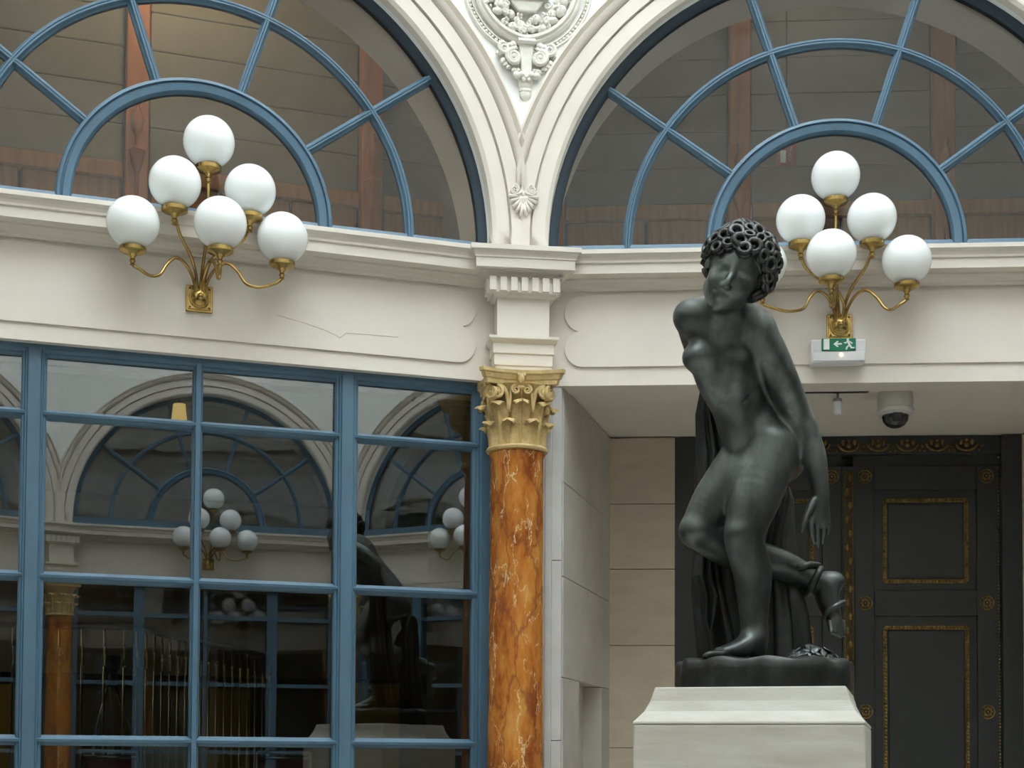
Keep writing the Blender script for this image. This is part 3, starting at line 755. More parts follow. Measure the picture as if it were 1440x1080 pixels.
# scrolled drop below the medallion
s = MB(); s.prism_xz([(-.040, .262), (.040, .262), (.032, .20), (.024, .10), (-.024, .10), (-.032, .20)], -.030, .02); relief(s).build('console', 'relief', md, bevel=.008)
s = MB(); s.sweep_x([(.01, .250), (-.042, .252), (-.050, .262), (-.042, .274), (-.03, .284), (.01, .286)], -.042, .042); relief(s).build('console_cap', 'relief', md)
for sx in (-1, 1):
    s = MB(); s.tube([(x + sx * .064, -.034, z + .185) for x, y, z in volute(.037, 2.4, sx=-sx)], [.013 - .007 * q / 25 for q in range(26)], 8)
    s.sphere((sx * .064, -.034, .185), .010, 8, 6); relief(s).build('scroll', 'relief', md, 1)
    s = MB(); s.tube([(x + sx * .112, -.030, z + .222) for x, y, z in volute(.028, 1.8, sx=-sx)], [.011 - .006 * q / 25 for q in range(26)], 8); relief(s).build('scroll', 'relief', md, 1)
    for px, pz, sz, rot in ((.112, .165, .018, 1), (.100, .150, .016, 1), (.085, .140, .014, 1), (.058, .128, .015, 1), (.135, .200, .016, 1), (.040, .130, .013, 1), (.066, .250, .020, 1), (.055, .235, .015, 1), (.085, .245, .015, 1)):
        s = MB(); s.sphere((sx * px, -.016, pz), sz, 9, 7, (1, .9, .85)); s.sphere((sx * (px + .010), -.024, pz - .008), sz * .55, 8, 6); relief(s).build('foliage', 'relief', md, 1)
s = MB(); s.lathe([(.001, -.008), (.014, -.006), (.026, .006), (.030, .022), (.028, .032), (.032, .036), (.032, .046), (.028, .050), (.036, .060), (.040, .105), (.03, .12)], 16); s.v = [(x, y * .7, z) for x, y, z in s.v]
relief(s).build('drop', 'relief', md, 40)
for x, z, q in ((-.048, .100, .02), (.048, .100, .02), (-.022, .108, .018), (.022, .108, .018), (0, .098, .016), (-.012, .085, .013), (.012, .085, .013)):
    s = MB(); s.sphere((x, -.028, z), q, 9, 7, (1, .8, .9)); relief(s).build('flower', 'relief', md, 1)

pm = empty('plaster_palmette', (0.012, -.030, 4.17)); tag(pm, 'small plaster palmette with two scrolls on the pier below the medallion', 'ornament')
for sx in (-1, 1):
    s = MB(); s.tube([(x + sx * .042, -.008, z + .138) for x, y, z in volute(.021, 2.0, sx=sx)], [.0065 - .003 * q / 25 for q in range(26)], 6); relief(s).build('scroll', 'cream', pm, 1)
    for i, (dx, dz, ln) in enumerate(((.066, .098, .03), (.058, .074, .034), (.045, .050, .036), (.028, .030, .036), (.010, .014, .034))):
        s = MB(); a = Vector((sx * dx * .3, -.006, .105 - i * .006)); b = Vector((sx * dx, -.010, dz))
        s.tube([a, a.lerp(b, .6) + Vector((0, -.006, 0)), b + Vector((sx * .003, -.003, 0)), b + Vector((sx * .006, .006, -.004))], [.004, .008, .010, .004], 7); relief(s).build('frond', 'cream', pm, 1)
    s = MB(); s.tube(smoothpath([(sx * .062, -.006, .128), (sx * .045, -.010, .112), (sx * .02, -.012, .118), (sx * .008, -.008, .13)], 4), .0055, 6); relief(s).build('tendril', 'cream', pm, 1)
s = MB(); s.prism_xz([(0, .0), (.022, .022), (.05, .055), (.064, .085), (.058, .11), (.02, .122), (-.02, .122), (-.058, .11), (-.064, .085), (-.05, .055), (-.022, .022)], -.004, .012); relief(s).build('palmette_back', 'cream', pm)
s = MB(); s.sphere((0, -.008, .118), .014, 8, 6, (.8, .6, 1.2)); relief(s).build('bud', 'cream', pm, 1)

# ------------------------------------------------------------------ six-globe wall sconces
GR = .1115
def sconce(label, globes, k):
    p, rz = inbay(k, 1.5, 0, 3.635)
    r = empty('wall_sconce', p, rz); tag(r, label, 'wall lamp', 'six-globe brass sconces')
    pl = MB(); pl.box(-.059, .059, -.026, -.008, -.059, .059); pl.build('wall_plate', 'brass', r, bevel=.004)
    pl = MB(); pl.box(-.050, .050, -.032, -.020, -.050, .050); pl.build('plate_step', 'brass', r, bevel=.003)
    b = MB(); b.sphere((0, -.034, .0), .042, 18, 12, (1, .75, 1)); b.sphere((0, -.066, -.002), .016, 12, 8); b.tube([(.040 * math.cos(t), -.036, .040 * math.sin(t)) for t in [2 * PI * q / 24 for q in range(24)]], .006, 6, closed=True)
    b.build('boss', 'brass', r, 40)
    sm = MB().sphere((0, 0, 0), .005, 6, 4).mesh('screw', 'black', 1)
    for sx in (-1, 1):
        for sz in (-1, 1): o = child('screw', sm, r); o.location = (sx * .042, -.032, sz * .042)
    for i, (x, d, z) in enumerate(globes):
        sg = 1 if x >= 0 else -1; ax = abs(x); zc = z - GR - .062; y = -d
        if i == 0: path = [(0, -.036, .02), (x * .3, -.050, .10), (x * .8, -.10, .22), (x, y, .34), (x, y, zc)]
        elif i in (1, 2): path = [(sg * .012, -.045, .02), (sg * .022, -.06, .10), (sg * .048, -.09, .165), (sg * ax * .62, -.14, .200), (sg * (ax - .022), -.18, .235), (sg * (ax - .003), y, .285), (x, y, zc)]
        elif i in (3, 5): path = [(sg * .02, -.045, .02), (sg * .030, -.055, .07), (sg * .066, -.075, .130), (sg * .112, -.10, .146), (sg * .152, -.13, .105), (sg * .185, -.155, .048), (sg * (ax * .5 + .075), -.175, .032), (sg * (ax - .032), -.195, .048), (sg * (ax - .006), y, .086 if zc > .09 else zc - .012), (x, y, zc + .004)]
        else: path = [(0.006, -.05, .02), (.014, -.07, .09), (x * .45 + .01, -.13, .140), (x * .7 + .012, -.20, .100), (x * .85 + .008, -.26, .030), (x, -.315, .010), (x + .002, y, .045), (x, y, zc)]
        a = MB().tube(smoothpath(path, 7), .0072, 8).build('arm', 'brass', r, 1)
        cu = MB(); cu.lathe([(.004, -.012), (.012, -.008), (.008, .0), (.014, .010), (.009, .018), (.014, .028), (.024, .038), (.046, .044), (.056, .050), (.057, .066), (.052, .068), (.040, .058), (.004, .056)], 28, (x, y, zc)); cu.build('cup', 'brass', a, 40)
        g = MB(); g.sphere((x, y, z), GR, 40, 24); g.build('globe', 'globe', a, 1)
    return r
sconce('brass sconce with six white globes on the cream frieze above the shopfront', [(0.018, 0.14, 0.659), (-0.131, 0.2, 0.438), (0.191, 0.2, 0.445), (-0.303, 0.2, 0.244), (0.047, 0.33, 0.239), (0.334, 0.2, 0.252)], -1)
sconR = sconce('brass sconce with six white globes above the exit sign and behind the statue', [(-0.033, 0.14, 0.667), (-0.2, 0.2, 0.446), (0.121, 0.2, 0.446), (-0.374, 0.2, 0.242), (-0.081, 0.33, 0.239), (0.276, 0.2, 0.25)], 0)
for k in (2, 3, 4, 5, 6):
    o = dup(sconR); p, rz = inbay(k, 1.5, 0, 3.635); o.location = p; o.rotation_euler = (0, 0, rz)
    o['label'] = 'brass six-globe sconce behind the viewer, mirrored in the shopfront glass'
    o['group'] = 'sconces mirrored in the glass'

# ------------------------------------------------------------------ exit sign, spotlight, dome camera
p, rz = inbay(0, 1.486, 0, 3.505)
ex = empty('exit_sign', p, rz); tag(ex, 'green and white emergency exit sign with left arrow below the sconce', 'exit sign')
MB().prism_xz([(-.127, .055), (.127, .055), (.123, -.053), (-.123, -.053)], -.085, 0).build('housing', 'plastic', ex, bevel=.008)
MB().box(-.118, .118, -.090, -.083, -.048, -.004).build('diffuser', 'plastic', ex, bevel=.003)
MB().box(-.078, .078, -.094, -.083, .000, .056).build('green_panel', 'green', ex, bevel=.002)
MB().box(-.070, -.043, -.0965, -.093, .004, .053).build('door_pictogram', 'signwhite', ex)
MB().prism_xz([(-.025, .029), (-.006, .044), (-.001, .040), (-.010, .033), (.014, .033), (.014, .026), (-.010, .026), (-.001, .018), (-.006, .014)], -.0965, -.093).build('arrow_pictogram', 'signwhite', ex)
s = MB(); s.sphere((.041, -.094, .049), .006, 10, 8, (1, .3, 1))
for poly in ([(.036, .043), (.047, .043), (.053, .026), (.044, .022)], [(.044, .022), (.054, .026), (.060, .014), (.072, .014), (.072, .008), (.055, .008), (.048, .018)], [(.046, .027), (.050, .022), (.040, .012), (.038, .003), (.030, .003), (.033, .015)],
             [(.036, .043), (.030, .036), (.024, .038), (.022, .034), (.031, .030), (.040, .037)], [(.047, .043), (.058, .038), (.064, .031), (.060, .028), (.054, .034), (.046, .037)]):
    s.prism_xz(poly, -.0965, -.093)
s.build('runner_pictogram', 'signwhite', ex)
MB().sphere((.012, -.091, -.020), .006, 12, 8, (1, .5, 1)).build('indicator_lamp', 'lamp_warm', ex, 1)

p, rz = inbay(0, 1.523, .20, ZL)
sp = empty('track_spotlight', p, rz); tag(sp, 'small white spotlight hanging from a black ceiling track', 'spotlight')
MB().box(-.30, .145, -.012, .012, -.010, .006).build('track', 'black', sp, bevel=.002)
MB().tube([(0, 0, -.008), (0, 0, -.048)], .006, 8).build('stem', 'steel', sp, 1)
MB().lathe([(.004, -.036), (.020, -.040), (.024, -.050), (.004, -.052)], 16).build('collar', 'steel', sp, 40)
MB().lathe([(.004, -.050), (.019, -.052), (.021, -.09), (.020, -.112), (.014, -.117), (.004, -.117)], 18).build('lamp_body', 'plastic', sp, 40)
p, rz = inbay(0, 1.805, .25, ZL)
dc = empty('dome_camera', p, rz); tag(dc, 'white ceiling dome camera with dark glass bubble', 'camera')
MB().lathe([(.004, .006), (.080, .006), (.086, -.040), (.084, -.080)], 32).build('housing', 'greywhite', dc, 40)
MB().lathe([(.084, -.078), (.090, -.084), (.090, -.100), (.082, -.106), (.064, -.112), (.06, -.10)], 32, fn=lambda r, z, a: r).build('ring', 'greywhite', dc, 40)
MB().lathe([(.064, -.104), (.064, -.118), (.058, -.140), (.044, -.158), (.024, -.169), (.003, -.172)], 28).build('bubble', 'smoked', dc, 1)
s = MB(); s.box(-.024, .024, -.07, -.03, -.150, -.106); s.build('lens_module', 'black', dc, bevel=.01)

# ------------------------------------------------------------------ things inside the shop, seen through the glass
def bal_rail():
    p, rz = inbay(-1, 0, 0, 0)
    r = empty('stair_railing', p, rz); tag(r, 'black stair railing with brass collared balusters inside the shop', 'railing')
    pts = [(.30, .80, 2.235), (.754, .80, 2.235), (1.1, .80, 2.24), (1.30, .88, 2.245), (1.533, 1.3, 2.245), (1.819, 1.8, 2.24), (2.277, 2.5, 2.225)]
    path = smoothpath(pts, 8)
    MB().tube(path, .016, 8).build('handrail', 'black', r, 1)
    # evenly spaced balusters
    bal = MB().tube([(0, 0, 0), (0, 0, -2.2)], .006, 6).mesh('baluster', 'steel', 1)
    colr = MB().lathe([(.004, .0), (.010, -.004), (.010, -.02), (.006, -.03), (.010, -.04), (.011, -.06), (.006, -.072), (.010, -.082), (.010, -.096), (.004, -.10)], 8).mesh('brass_collar', 'gilt_bright', 1)
    acc = 0; last = path[0]; nxt = 0.03
    for q in path[1:]:
        seg = (q - last).length
        while acc + seg >= nxt:
            t = (nxt - acc) / seg; b = last.lerp(q, t)
            o = child('baluster', bal, r); o.location = b; o.scale = (1, 1, (b.z - .02) / 2.2)
            c_ = child('brass_collar', colr, o); c_.location = (0, 0, -.095)
            nxt += .105
        acc += seg; last = q
    return r
bal_rail()
for (x, y, lab) in ((1.19, .6, 'chrome framed stand with maroon card inside the shop, beside the tripod'), (2.01, .6, 'chrome framed stand with maroon card inside the shop, beyond the railing')):
    p, rz = inbay(-1, x, y, 0)
    r = empty('sign_stand', p, rz); tag(r, lab, 'sign stand')
    s = MB()
    for a, b in (((-.128, 1.640), (.128, 1.640)), ((-.128, 1.612), (.128, 1.612)), ((-.128, 1.1), (.128, 1.1)), ((-.128, 1.1), (-.128, 1.64)), ((.128, 1.1), (.128, 1.64))): s.tube([(a[0], 0, a[1]), (b[0], 0, b[1])], .008, 6)
    s.build('frame', 'steel', r, 1)
    MB().box(-.115, .115, -.004, .004, 1.11, 1.60).build('card', 'maroon', r)
    MB().tube([(0, .02, .03), (0, .02, 1.66)], .011, 8).build('post', 'steel', r, 1)
    MB().lathe([(.004, .02), (.15, .02), (.15, .03), (.02, .045), (.004, .05)], 20, (0, .02, 0)).build('foot', 'steel', r, 40)
p, rz = inbay(-1, 1.22, 1.1, 0)
r = empty('lamp_tripod', p, rz); tag(r, 'metal tripod with a small dark lamp head inside the shop', 'tripod')
for a in (-2.2, -.6, 1.4):
    MB().tube([(0, 0, 2.02), (.14 * math.cos(a), .14 * math.sin(a), 1.70), (.30 * math.cos(a), .30 * math.sin(a), .02)], .008, 6).build('leg', 'steel', r, 1)
MB().lathe([(.004, 1.96), (.030, 1.97), (.035, 2.01), (.025, 2.03), (.045, 2.05), (.05, 2.12), (.004, 2.13)], 16).build('lamp_head', 'black', r, 40)
# ------------------------------------------------------------------ bronze statue on its stone pedestal
SD = 4.8                                         # distance of the statue from the eye along the view axis
SROT = -YAW
SBASE = Vector((0.47248, -2.39756, 1.888))
def at(px, py, y=0.0):
    y = y - .17 * min(max((590 - py) / 180, 0), 1.05)           # the trunk leans towards the room
    # measuring sheet of the figure (sheet units as read off the photograph) -> metres in the statue's own frame; y is depth
    return np.array([((px - 720) * (SD + y) - 355 * SD) / FOC, y, ((985.55 - py) * (SD + y) - 40.55 * SD) / FOC + .04 * y])
PX = SD / FOC
class SDF:
    def __init__(s, lo, hi, h):
        s.lo = np.array(lo, float); s.h = h
        s.n = np.ceil((np.array(hi) - s.lo) / h).astype(int) + 1
        s.f = np.full(s.n, 0.5, np.float32)
        s.ax = [(s.lo[i] + h * np.arange(s.n[i])).astype(np.float32) for i in range(3)]
    def win(s, a, b):
        i0 = np.clip(np.floor((a - s.lo) / s.h).astype(int), 0, s.n - 1); i1 = np.clip(np.ceil((b - s.lo) / s.h).astype(int) + 1, 1, s.n)
        sl = tuple(slice(i0[i], i1[i]) for i in range(3))
        g = np.meshgrid(*[s.ax[i][sl[i]] for i in range(3)], indexing='ij')
        return sl, g
    def merge(s, sl, d, k, op='add'):
        a = s.f[sl]
        if op == 'add':
            h = np.clip(.5 + .5 * (a - d) / k, 0, 1); s.f[sl] = a + (d - a) * h - k * h * (1 - h)
        else:
            h = np.clip(.5 - .5 * (a + d) / k, 0, 1); s.f[sl] = a + (-d - a) * h + k * h * (1 - h)
    def cone(s, p, r1, q, r2, k=.02, op='add', ys=1.0):
        p = np.asarray(p, float); q = np.asarray(q, float); m = max(r1, r2) + k + 4 * s.h
        mv = np.array([m, m * max(1, ys), m])
        sl, (X, Y, Z) = s.win(np.minimum(p, q) - mv, np.maximum(p, q) + mv)
        ba = q - p; l2 = ba @ ba + 1e-12
        dx, dy, dz = X - p[0], Y - p[1], Z - p[2]
        t = np.clip((dx * ba[0] + dy * ba[1] + dz * ba[2]) / l2, 0, 1)
        d = np.sqrt((dx - t * ba[0]) ** 2 + ((dy - t * ba[1]) / ys) ** 2 + (dz - t * ba[2]) ** 2) - (r1 + (r2 - r1) * t)
        s.merge(sl, d, k, op)
    def chain(s, pts, k=.015, op='add', ys=1.0, n=6):
        # one limb: a smooth curve through the joints with a smoothly changing radius, merged as a whole
        A = np.array([list(p) + [r] for p, r in pts], float); Q = []
        for i in range(len(A) - 1):
            p0, p1, p2, p3 = A[max(i - 1, 0)], A[i], A[i + 1], A[min(i + 2, len(A) - 1)]
            for j in range(n):
                t = j / n; Q.append(.5 * (2 * p1 + (p2 - p0) * t + (2 * p0 - 5 * p1 + 4 * p2 - p3) * t * t + (3 * p1 - p0 - 3 * p2 + p3) * t ** 3))
        Q.append(A[-1]); Q = np.array(Q)
        m = Q[:, 3].max() + k + 4 * s.h
        sl, (X, Y, Z) = s.win(Q[:, :3].min(0) - m, Q[:, :3].max(0) + m)
        D = np.full(X.shape, 9.0, np.float32)
        for u, v in zip(Q[:-1], Q[1:]):
            ba = v[:3] - u[:3]; l2 = ba @ ba + 1e-12
            dx, dy, dz = X - u[0], Y - u[1], Z - u[2]
            t = np.clip((dx * ba[0] + dy * ba[1] + dz * ba[2]) / l2, 0, 1)
            D = np.minimum(D, np.sqrt((dx - t * ba[0]) ** 2 + ((dy - t * ba[1]) / ys) ** 2 + (dz - t * ba[2]) ** 2) - (u[3] + (v[3] - u[3]) * t))
        s.merge(sl, D, k, op)
    def ball(s, c, r, k=.02, op='add', R=None, cut=None):
        c = np.asarray(c, float); r = np.asarray(r if hasattr(r, '__len__') else (r,) * 3, float); m = r.max() + k + 4 * s.h
        sl, (X, Y, Z) = s.win(c - m, c + m)
        q = np.stack([X - c[0], Y - c[1], Z - c[2]], -1)
        if R is not None: q = q @ R.astype(np.float32)        # world -> local
        k0 = np.linalg.norm(q / r, axis=-1); k1 = np.linalg.norm(q / (r * r), axis=-1) + 1e-9
        d = k0 * (k0 - 1) / k1
        if cut is not None: d = np.maximum(d, -((q[..., 1] - cut[1][1]) * cut[0][1] + (q[..., 2] - cut[1][2]) * cut[0][2]))
        s.merge(sl, d, k, op)
    def mesh(s, name, m):
        f = s.f; ins = f < 0; n = s.n
        mixed = np.zeros(n - 1, bool); allin = np.ones(n - 1, bool)
        for i in (0, 1):
            for j in (0, 1):
                for k in (0, 1):
                    c = ins[i:n[0] - 1 + i, j:n[1] - 1 + j, k:n[2] - 1 + k]; mixed |= c; allin &= c
        cells = np.argwhere(mixed & ~allin)
        idx = np.full(n - 1, -1, np.int32); idx[tuple(cells.T)] = np.arange(len(cells))
        acc = np.zeros((len(cells), 3)); cnt = np.zeros(len(cells))
        cor = [(i, j, k) for i in (0, 1) for j in (0, 1) for k in (0, 1)]
        val = {c: f[tuple((cells + c).T)] for c in cor}
        for a in cor:
            for ax in range(3):
                if a[ax]: continue
                b = list(a); b[ax] = 1; b = tuple(b)
                va, vb = val[a], val[b]; sg = (va < 0) != (vb < 0)
                t = np.where(sg, va / np.where(sg, va - vb, 1), 0)
                p = np.tile(np.array(a, float), (len(cells), 1)); p[:, ax] += t
                acc += p * sg[:, None]; cnt += sg
        V = s.lo + (cells + acc / cnt[:, None]) * s.h
        F = []
        for ax in range(3):
            o1, o2 = [q for q in range(3) if q != ax]
            s0 = [slice(1, n[q] - 1) for q in range(3)]; s1 = list(s0); s0[ax] = slice(0, n[ax] - 1); s1[ax] = slice(1, n[ax])
            e = np.argwhere(ins[tuple(s0)] != ins[tuple(s1)])
            off = np.ones(3, int); off[ax] = 0; e = e + off
            d1 = np.zeros(3, int); d1[o1] = 1; d2 = np.zeros(3, int); d2[o2] = 1
            q = np.stack([idx[tuple((e - d1 - d2).T)], idx[tuple((e - d2).T)], idx[tuple(e.T)], idx[tuple((e - d1).T)]], 1)
            F.append(q)
        F = np.concatenate(F); F = F[(F >= 0).all(1)]
        # light relaxation to take the voxel steps out
        for it in range(3):
            sm = np.zeros_like(V); c = np.zeros(len(V))
            for a in range(4):
                np.add.at(sm, F[:, a], V[F[:, (a + 1) % 4]]); np.add.at(c, F[:, a], 1)
                np.add.at(sm, F[:, a], V[F[:, (a + 3) % 4]]); np.add.at(c, F[:, a], 1)
            V = V * .5 + sm / c[:, None] * .5
        me = bpy.data.meshes.new(name); me.from_pydata(V.tolist(), [], F.tolist())
        bm = bmesh.new(); bm.from_mesh(me); bmesh.ops.recalc_face_normals(bm, faces=bm.faces)
        for q in bm.faces: q.smooth = True
        bm.to_mesh(me); bm.free(); me.materials.append(M[m]); return me

st = empty('bronze_statue', SBASE, SROT)
tag(st, 'dark bronze statue of a bending curly-haired figure with a snake round the raised ankle', 'statue')
B = SDF((-.34, -.50, -.02), (.31, .36, 1.48), .0042)
P = lambda px, py, y, r: (at(px, py, y), r * PX * (1 + y / SD))
# trunk
B.chain([P(1020, 462, .010, 42), P(1020, 488, .005, 50), P(1025, 520, .005, 48), P(1042, 562, .025, 43), P(1060, 600, .035, 47), P(1076, 628, .045, 48)], .022, ys=.76)
B.chain([P(970, 441, .030, 20), P(1005, 446, .010, 30), P(1040, 452, .005, 32), P(1066, 458, -.010, 24)], .035)
B.chain([P(1020, 462, -.000, 34), P(1020, 438, -.022, 29), P(1026, 400, -.070, 26)], .022)          # neck
B.chain([P(1028, 436, -.01, 24), P(1060, 456, -.005, 22)], .03); B.chain([P(1008, 434, -.005, 24), P(974, 440, .02, 20)], .03)
B.ball(at(1096, 642, .085), .086, .05); B.ball(at(1062, 640, .10), .075, .05)                        # seat
B.ball(at(1040, 600, -.020), (.055, .05, .070), .05)                                                 # belly
B.chain([P(1024, 520, -.062, 10), P(1040, 590, -.048, 8)], .04)
B.cone(at(1026, 470, -.085), .003, at(1032, 560, -.088), .003, .020, 'sub')
B.ball(at(981, 499, -.035), (.049, .046, .046), .028); B.ball(at(1034, 507, -.055), (.047, .044, .045), .030)
B.cone(at(992, 534, -.070), .002, at(1030, 548, -.092), .003, .016, 'sub'); B.cone(at(1046, 562, -.070), .003, at(1082, 538, -.050), .003, .014, 'sub')
B.cone(at(1016, 634, -.035), .003, at(1040, 646, -.085), .003, .016, 'sub')                           # soft line under the ribs
B.ball(at(1014, 571, -.085), .006, .012, 'sub')
# standing leg
B.chain([P(1080, 630, .024, 44), P(1064, 690, -.015, 38), P(1051, 733, -.030, 31), P(1046, 757, -.030, 28), P(1058, 803, .000, 27.5), P(1060, 850, .000, 22), P(1061, 890, .005, 17.5)], .035)
B.ball(at(1037, 750, -.062), .024, .03)
B.chain([P(1061, 888, .005, 17), P(1064, 912, .018, 15)], .02); B.chain([P(1060, 900, .00, 17), P(1036, 913, -.035, 13), P(1012, 919, -.062, 9)], .02, ys=1.25)
for i in range(5):
    yy = -.095 + i * .021; x1 = 1003 - (3, 7, 6, 3, -2)[i] + i * 2
    B.chain([P(1016 + i * 3, 920, yy + .01, 5.5), P(x1, 921, yy, 4.6 if i else 6), P(x1 - 7, 924, yy, 4 if i else 5.2)], .006)
# raised leg crossing behind
B.chain([P(1052, 640, .045, 38), P(1006, 700, .050, 31), P(981, 742, .045, 24)], .02)
B.chain([P(981, 746, .050, 24), P(1012, 766, .085, 25), P(1050, 781, .125, 26), P(1100, 795, .150, 22.5), P(1142, 814, .155, 16.5)], .016)
B.ball(at(976, 748, .035), .040, .03)
B.chain([P(1142, 814, .155, 16.5), P(1160, 824, .155, 19), P(1164, 842, .150, 17), P(1170, 862, .145, 13), P(1174, 876, .14, 11)], .018)
B.ball(at(1173, 816, .158), (.036, .036, .032), .02)
for i in range(5):
    x = 1167 + i * 4.4; B.chain([P(x, 874, .115 + i * .012, 4.6), P(x + 2, 886, .105 + i * .012, 4.2), P(x + 1.5, 894 - abs(i - 3) * 2, .10 + i * .012, 3.6)], .006)
# arm hanging on the near side
B.chain([P(1063, 460, -.020, 25), P(1080, 487, -.025, 25), P(1098, 527, -.020, 24), P(1118, 572, -.005, 21.5), P(1132, 604, .000, 19.5)], .022)
B.chain([P(1132, 604, .000, 19.5), P(1144, 636, -.005, 18), P(1151, 666, -.01, 14.5), P(1155, 692, -.012, 11.5)], .018)
B.chain([P(1155, 692, -.012, 11.5), P(1154, 712, -.010, 13.5), P(1153, 728, -.005, 14.5)], .012, ys=.7)
B.chain([P(1150, 722, -.010, 11), P(1160, 728, -.005, 8)], .012, ys=.7)
for i, (x0, x1, x2, yb) in enumerate(((1142, 1141, 1145, 763), (1149.5, 1150, 1151, 769), (1157, 1158.5, 1156.5, 763), (1163.5, 1166, 1162, 752))):
    yy = -.022 + i * .011
    B.chain([P(x0, 726, yy, 4.6), P(x1, 744, yy - .008, 3.9), P(x2, yb, yy + .006, 2.7)], .003)
B.chain([P(1144, 704, -.02, 7), P(1136, 722, -.035, 5.2), P(1130, 738, -.04, 4.2), P(1128, 746, -.035, 3.2)], .008)
# far arm going back to hold the cloth
B.chain([P(970, 441, .030, 21.5), P(978, 472, .090, 20), P(988, 506, .150, 18), P(1000, 548, .19, 14), P(1000, 572, .17, 11)], .02)
# head
def rotm(roll, pitch, yaw):
    cr, sr = math.cos(roll), math.sin(roll); Rr = np.array([[cr, 0, sr], [0, 1, 0], [-sr, 0, cr]])
    cp, sp_ = math.cos(pitch), math.sin(pitch); Rp = np.array([[1, 0, 0], [0, cp, -sp_], [0, sp_, cp]])
    cy, sy = math.cos(yaw), math.sin(yaw); Ry = np.array([[cy, -sy, 0], [sy, cy, 0], [0, 0, 1]])
    return Rr @ Ry @ Rp
HR = rotm(math.radians(29), math.radians(24), math.radians(-2)); HS = 1.12; HC = at(1029, 380, -.20) - HR @ (np.array([0, -.088, 0]) * HS)
H = lambda x, y, z: HC + HR @ (np.array([x, y, z]) * HS)
B.ball(H(0, .012, .022), np.array((.074, .090, .088)) * HS, .02, R=HR)
B.ball(H(0, -.018, -.034), np.array((.055, .066, .072)) * HS, .025, R=HR)
B.cone(H(0, -.068, -.090), .015, H(0, -.062, -.078), .020, .02)
B.cone(H(-.034, -.015, -.060), .026, H(0, -.052, -.084), .018, .02); B.cone(H(.034, -.015, -.060), .026, H(0, -.052, -.084), .018, .02)
for sx in (-1, 1):
    B.ball(H(sx * .030, -.088, .001), np.array((.019, .016, .012)) * HS, .014, 'sub', R=HR)
    B.ball(H(sx * .030, -.0585, .000), .0155, .004)
    B.cone(H(sx * .016, -.069, .017), .005, H(sx * .046, -.058, .015), .005, .014)
    B.cone(H(sx * .017, -.0715, -.0005), .0020, H(sx * .043, -.066, -.003), .0018, .003)
    B.ball(H(sx * .034, -.055, -.032), .019, .03)
    B.ball(H(sx * .077, .012, -.004), np.array((.010, .016, .026)), .008, R=HR)
    B.ball(H(sx * .010, -.090, -.034), .0075, .008)
B.chain([(H(0, -.066, .034), .009), (H(0, -.080, .006), .0080), (H(0, -.096, -.016), .0095), (H(0, -.101, -.031), .0105)], .012)
B.chain([(H(-.022, -.078, -.060), .0035), (H(0, -.081, -.057), .0040), (H(.022, -.078, -.060), .0035)], .006)
B.chain([(H(-.018, -.077, -.067), .0042), (H(0, -.080, -.0685), .0050), (H(.018, -.077, -.067), .0042)], .006)
B.chain([(H(-.022, -.085, -.0630), .0018), (H(0, -.091, -.0625), .0018), (H(.022, -.085, -.0630), .0018)], .0035, 'sub')
B.ball(H(0, -.088, -.080), .007, .01, 'sub')
fig = child('figure', B.mesh('figure', 'bronze'), st)
# hair: cap with tight ring curls
hb = MB()
def Hv(x, y, z): return Vector(H(x, y, z))
rn = random.Random(11)
HAIRN, HAIRP = (0, .70, .714), (0, -.070, .064)
capS = SDF(HC - .17, HC + .17, .005); capS.ball(H(0, .020, .030), np.array((.086, .094, .088)) * HS, .01, R=HR, cut=(HAIRN, tuple(np.array(HAIRP) * HS - np.array((0, .020, .030)) * HS)))
hair = child('hair', capS.mesh('hair', 'bronze_dark'), fig)
ga = PI * (3 - 5 ** .5); nC = 120
for i in range(nC):
    zz = 1 - 2 * (i + .5) / nC; rr = math.sqrt(1 - zz * zz); d = np.array((rr * math.cos(ga * i), rr * math.sin(ga * i), zz))
    q = np.array((0, .020, .030)) + d * np.array((.088, .096, .090))
    hd = (q[1] - HAIRP[1]) * HAIRN[1] + (q[2] - HAIRP[2]) * HAIRN[2]
    if hd < -.004 or q[2] < -.055: continue
    big = rn.uniform(.0125, .0190) * (1.1 if hd < .05 else .95)
    c0 = Hv(*q); nrm = Vector(HR @ (d + np.array((rn.uniform(-.5, .5), rn.uniform(-.6, .1), rn.uniform(-.2, .6))))).normalized()
    a = nrm.orthogonal().normalized(); b = nrm.cross(a)
    hb_ = []
    for lift, rs, tr in ((.016, 1.0, .42), (.006, 1.05, .5)):
        hb.tube([c0 + nrm * lift + (a * math.cos(2 * PI * j / 10) + b * math.sin(2 * PI * j / 10)) * big * rs for j in range(10)], big * tr, 6, closed=True)
    hb.tube([c0 - nrm * .012, c0 + nrm * .008], [big * 1.2, big * 1.05], 8)
hb.build('curls', 'bronze_dark', fig, 1)
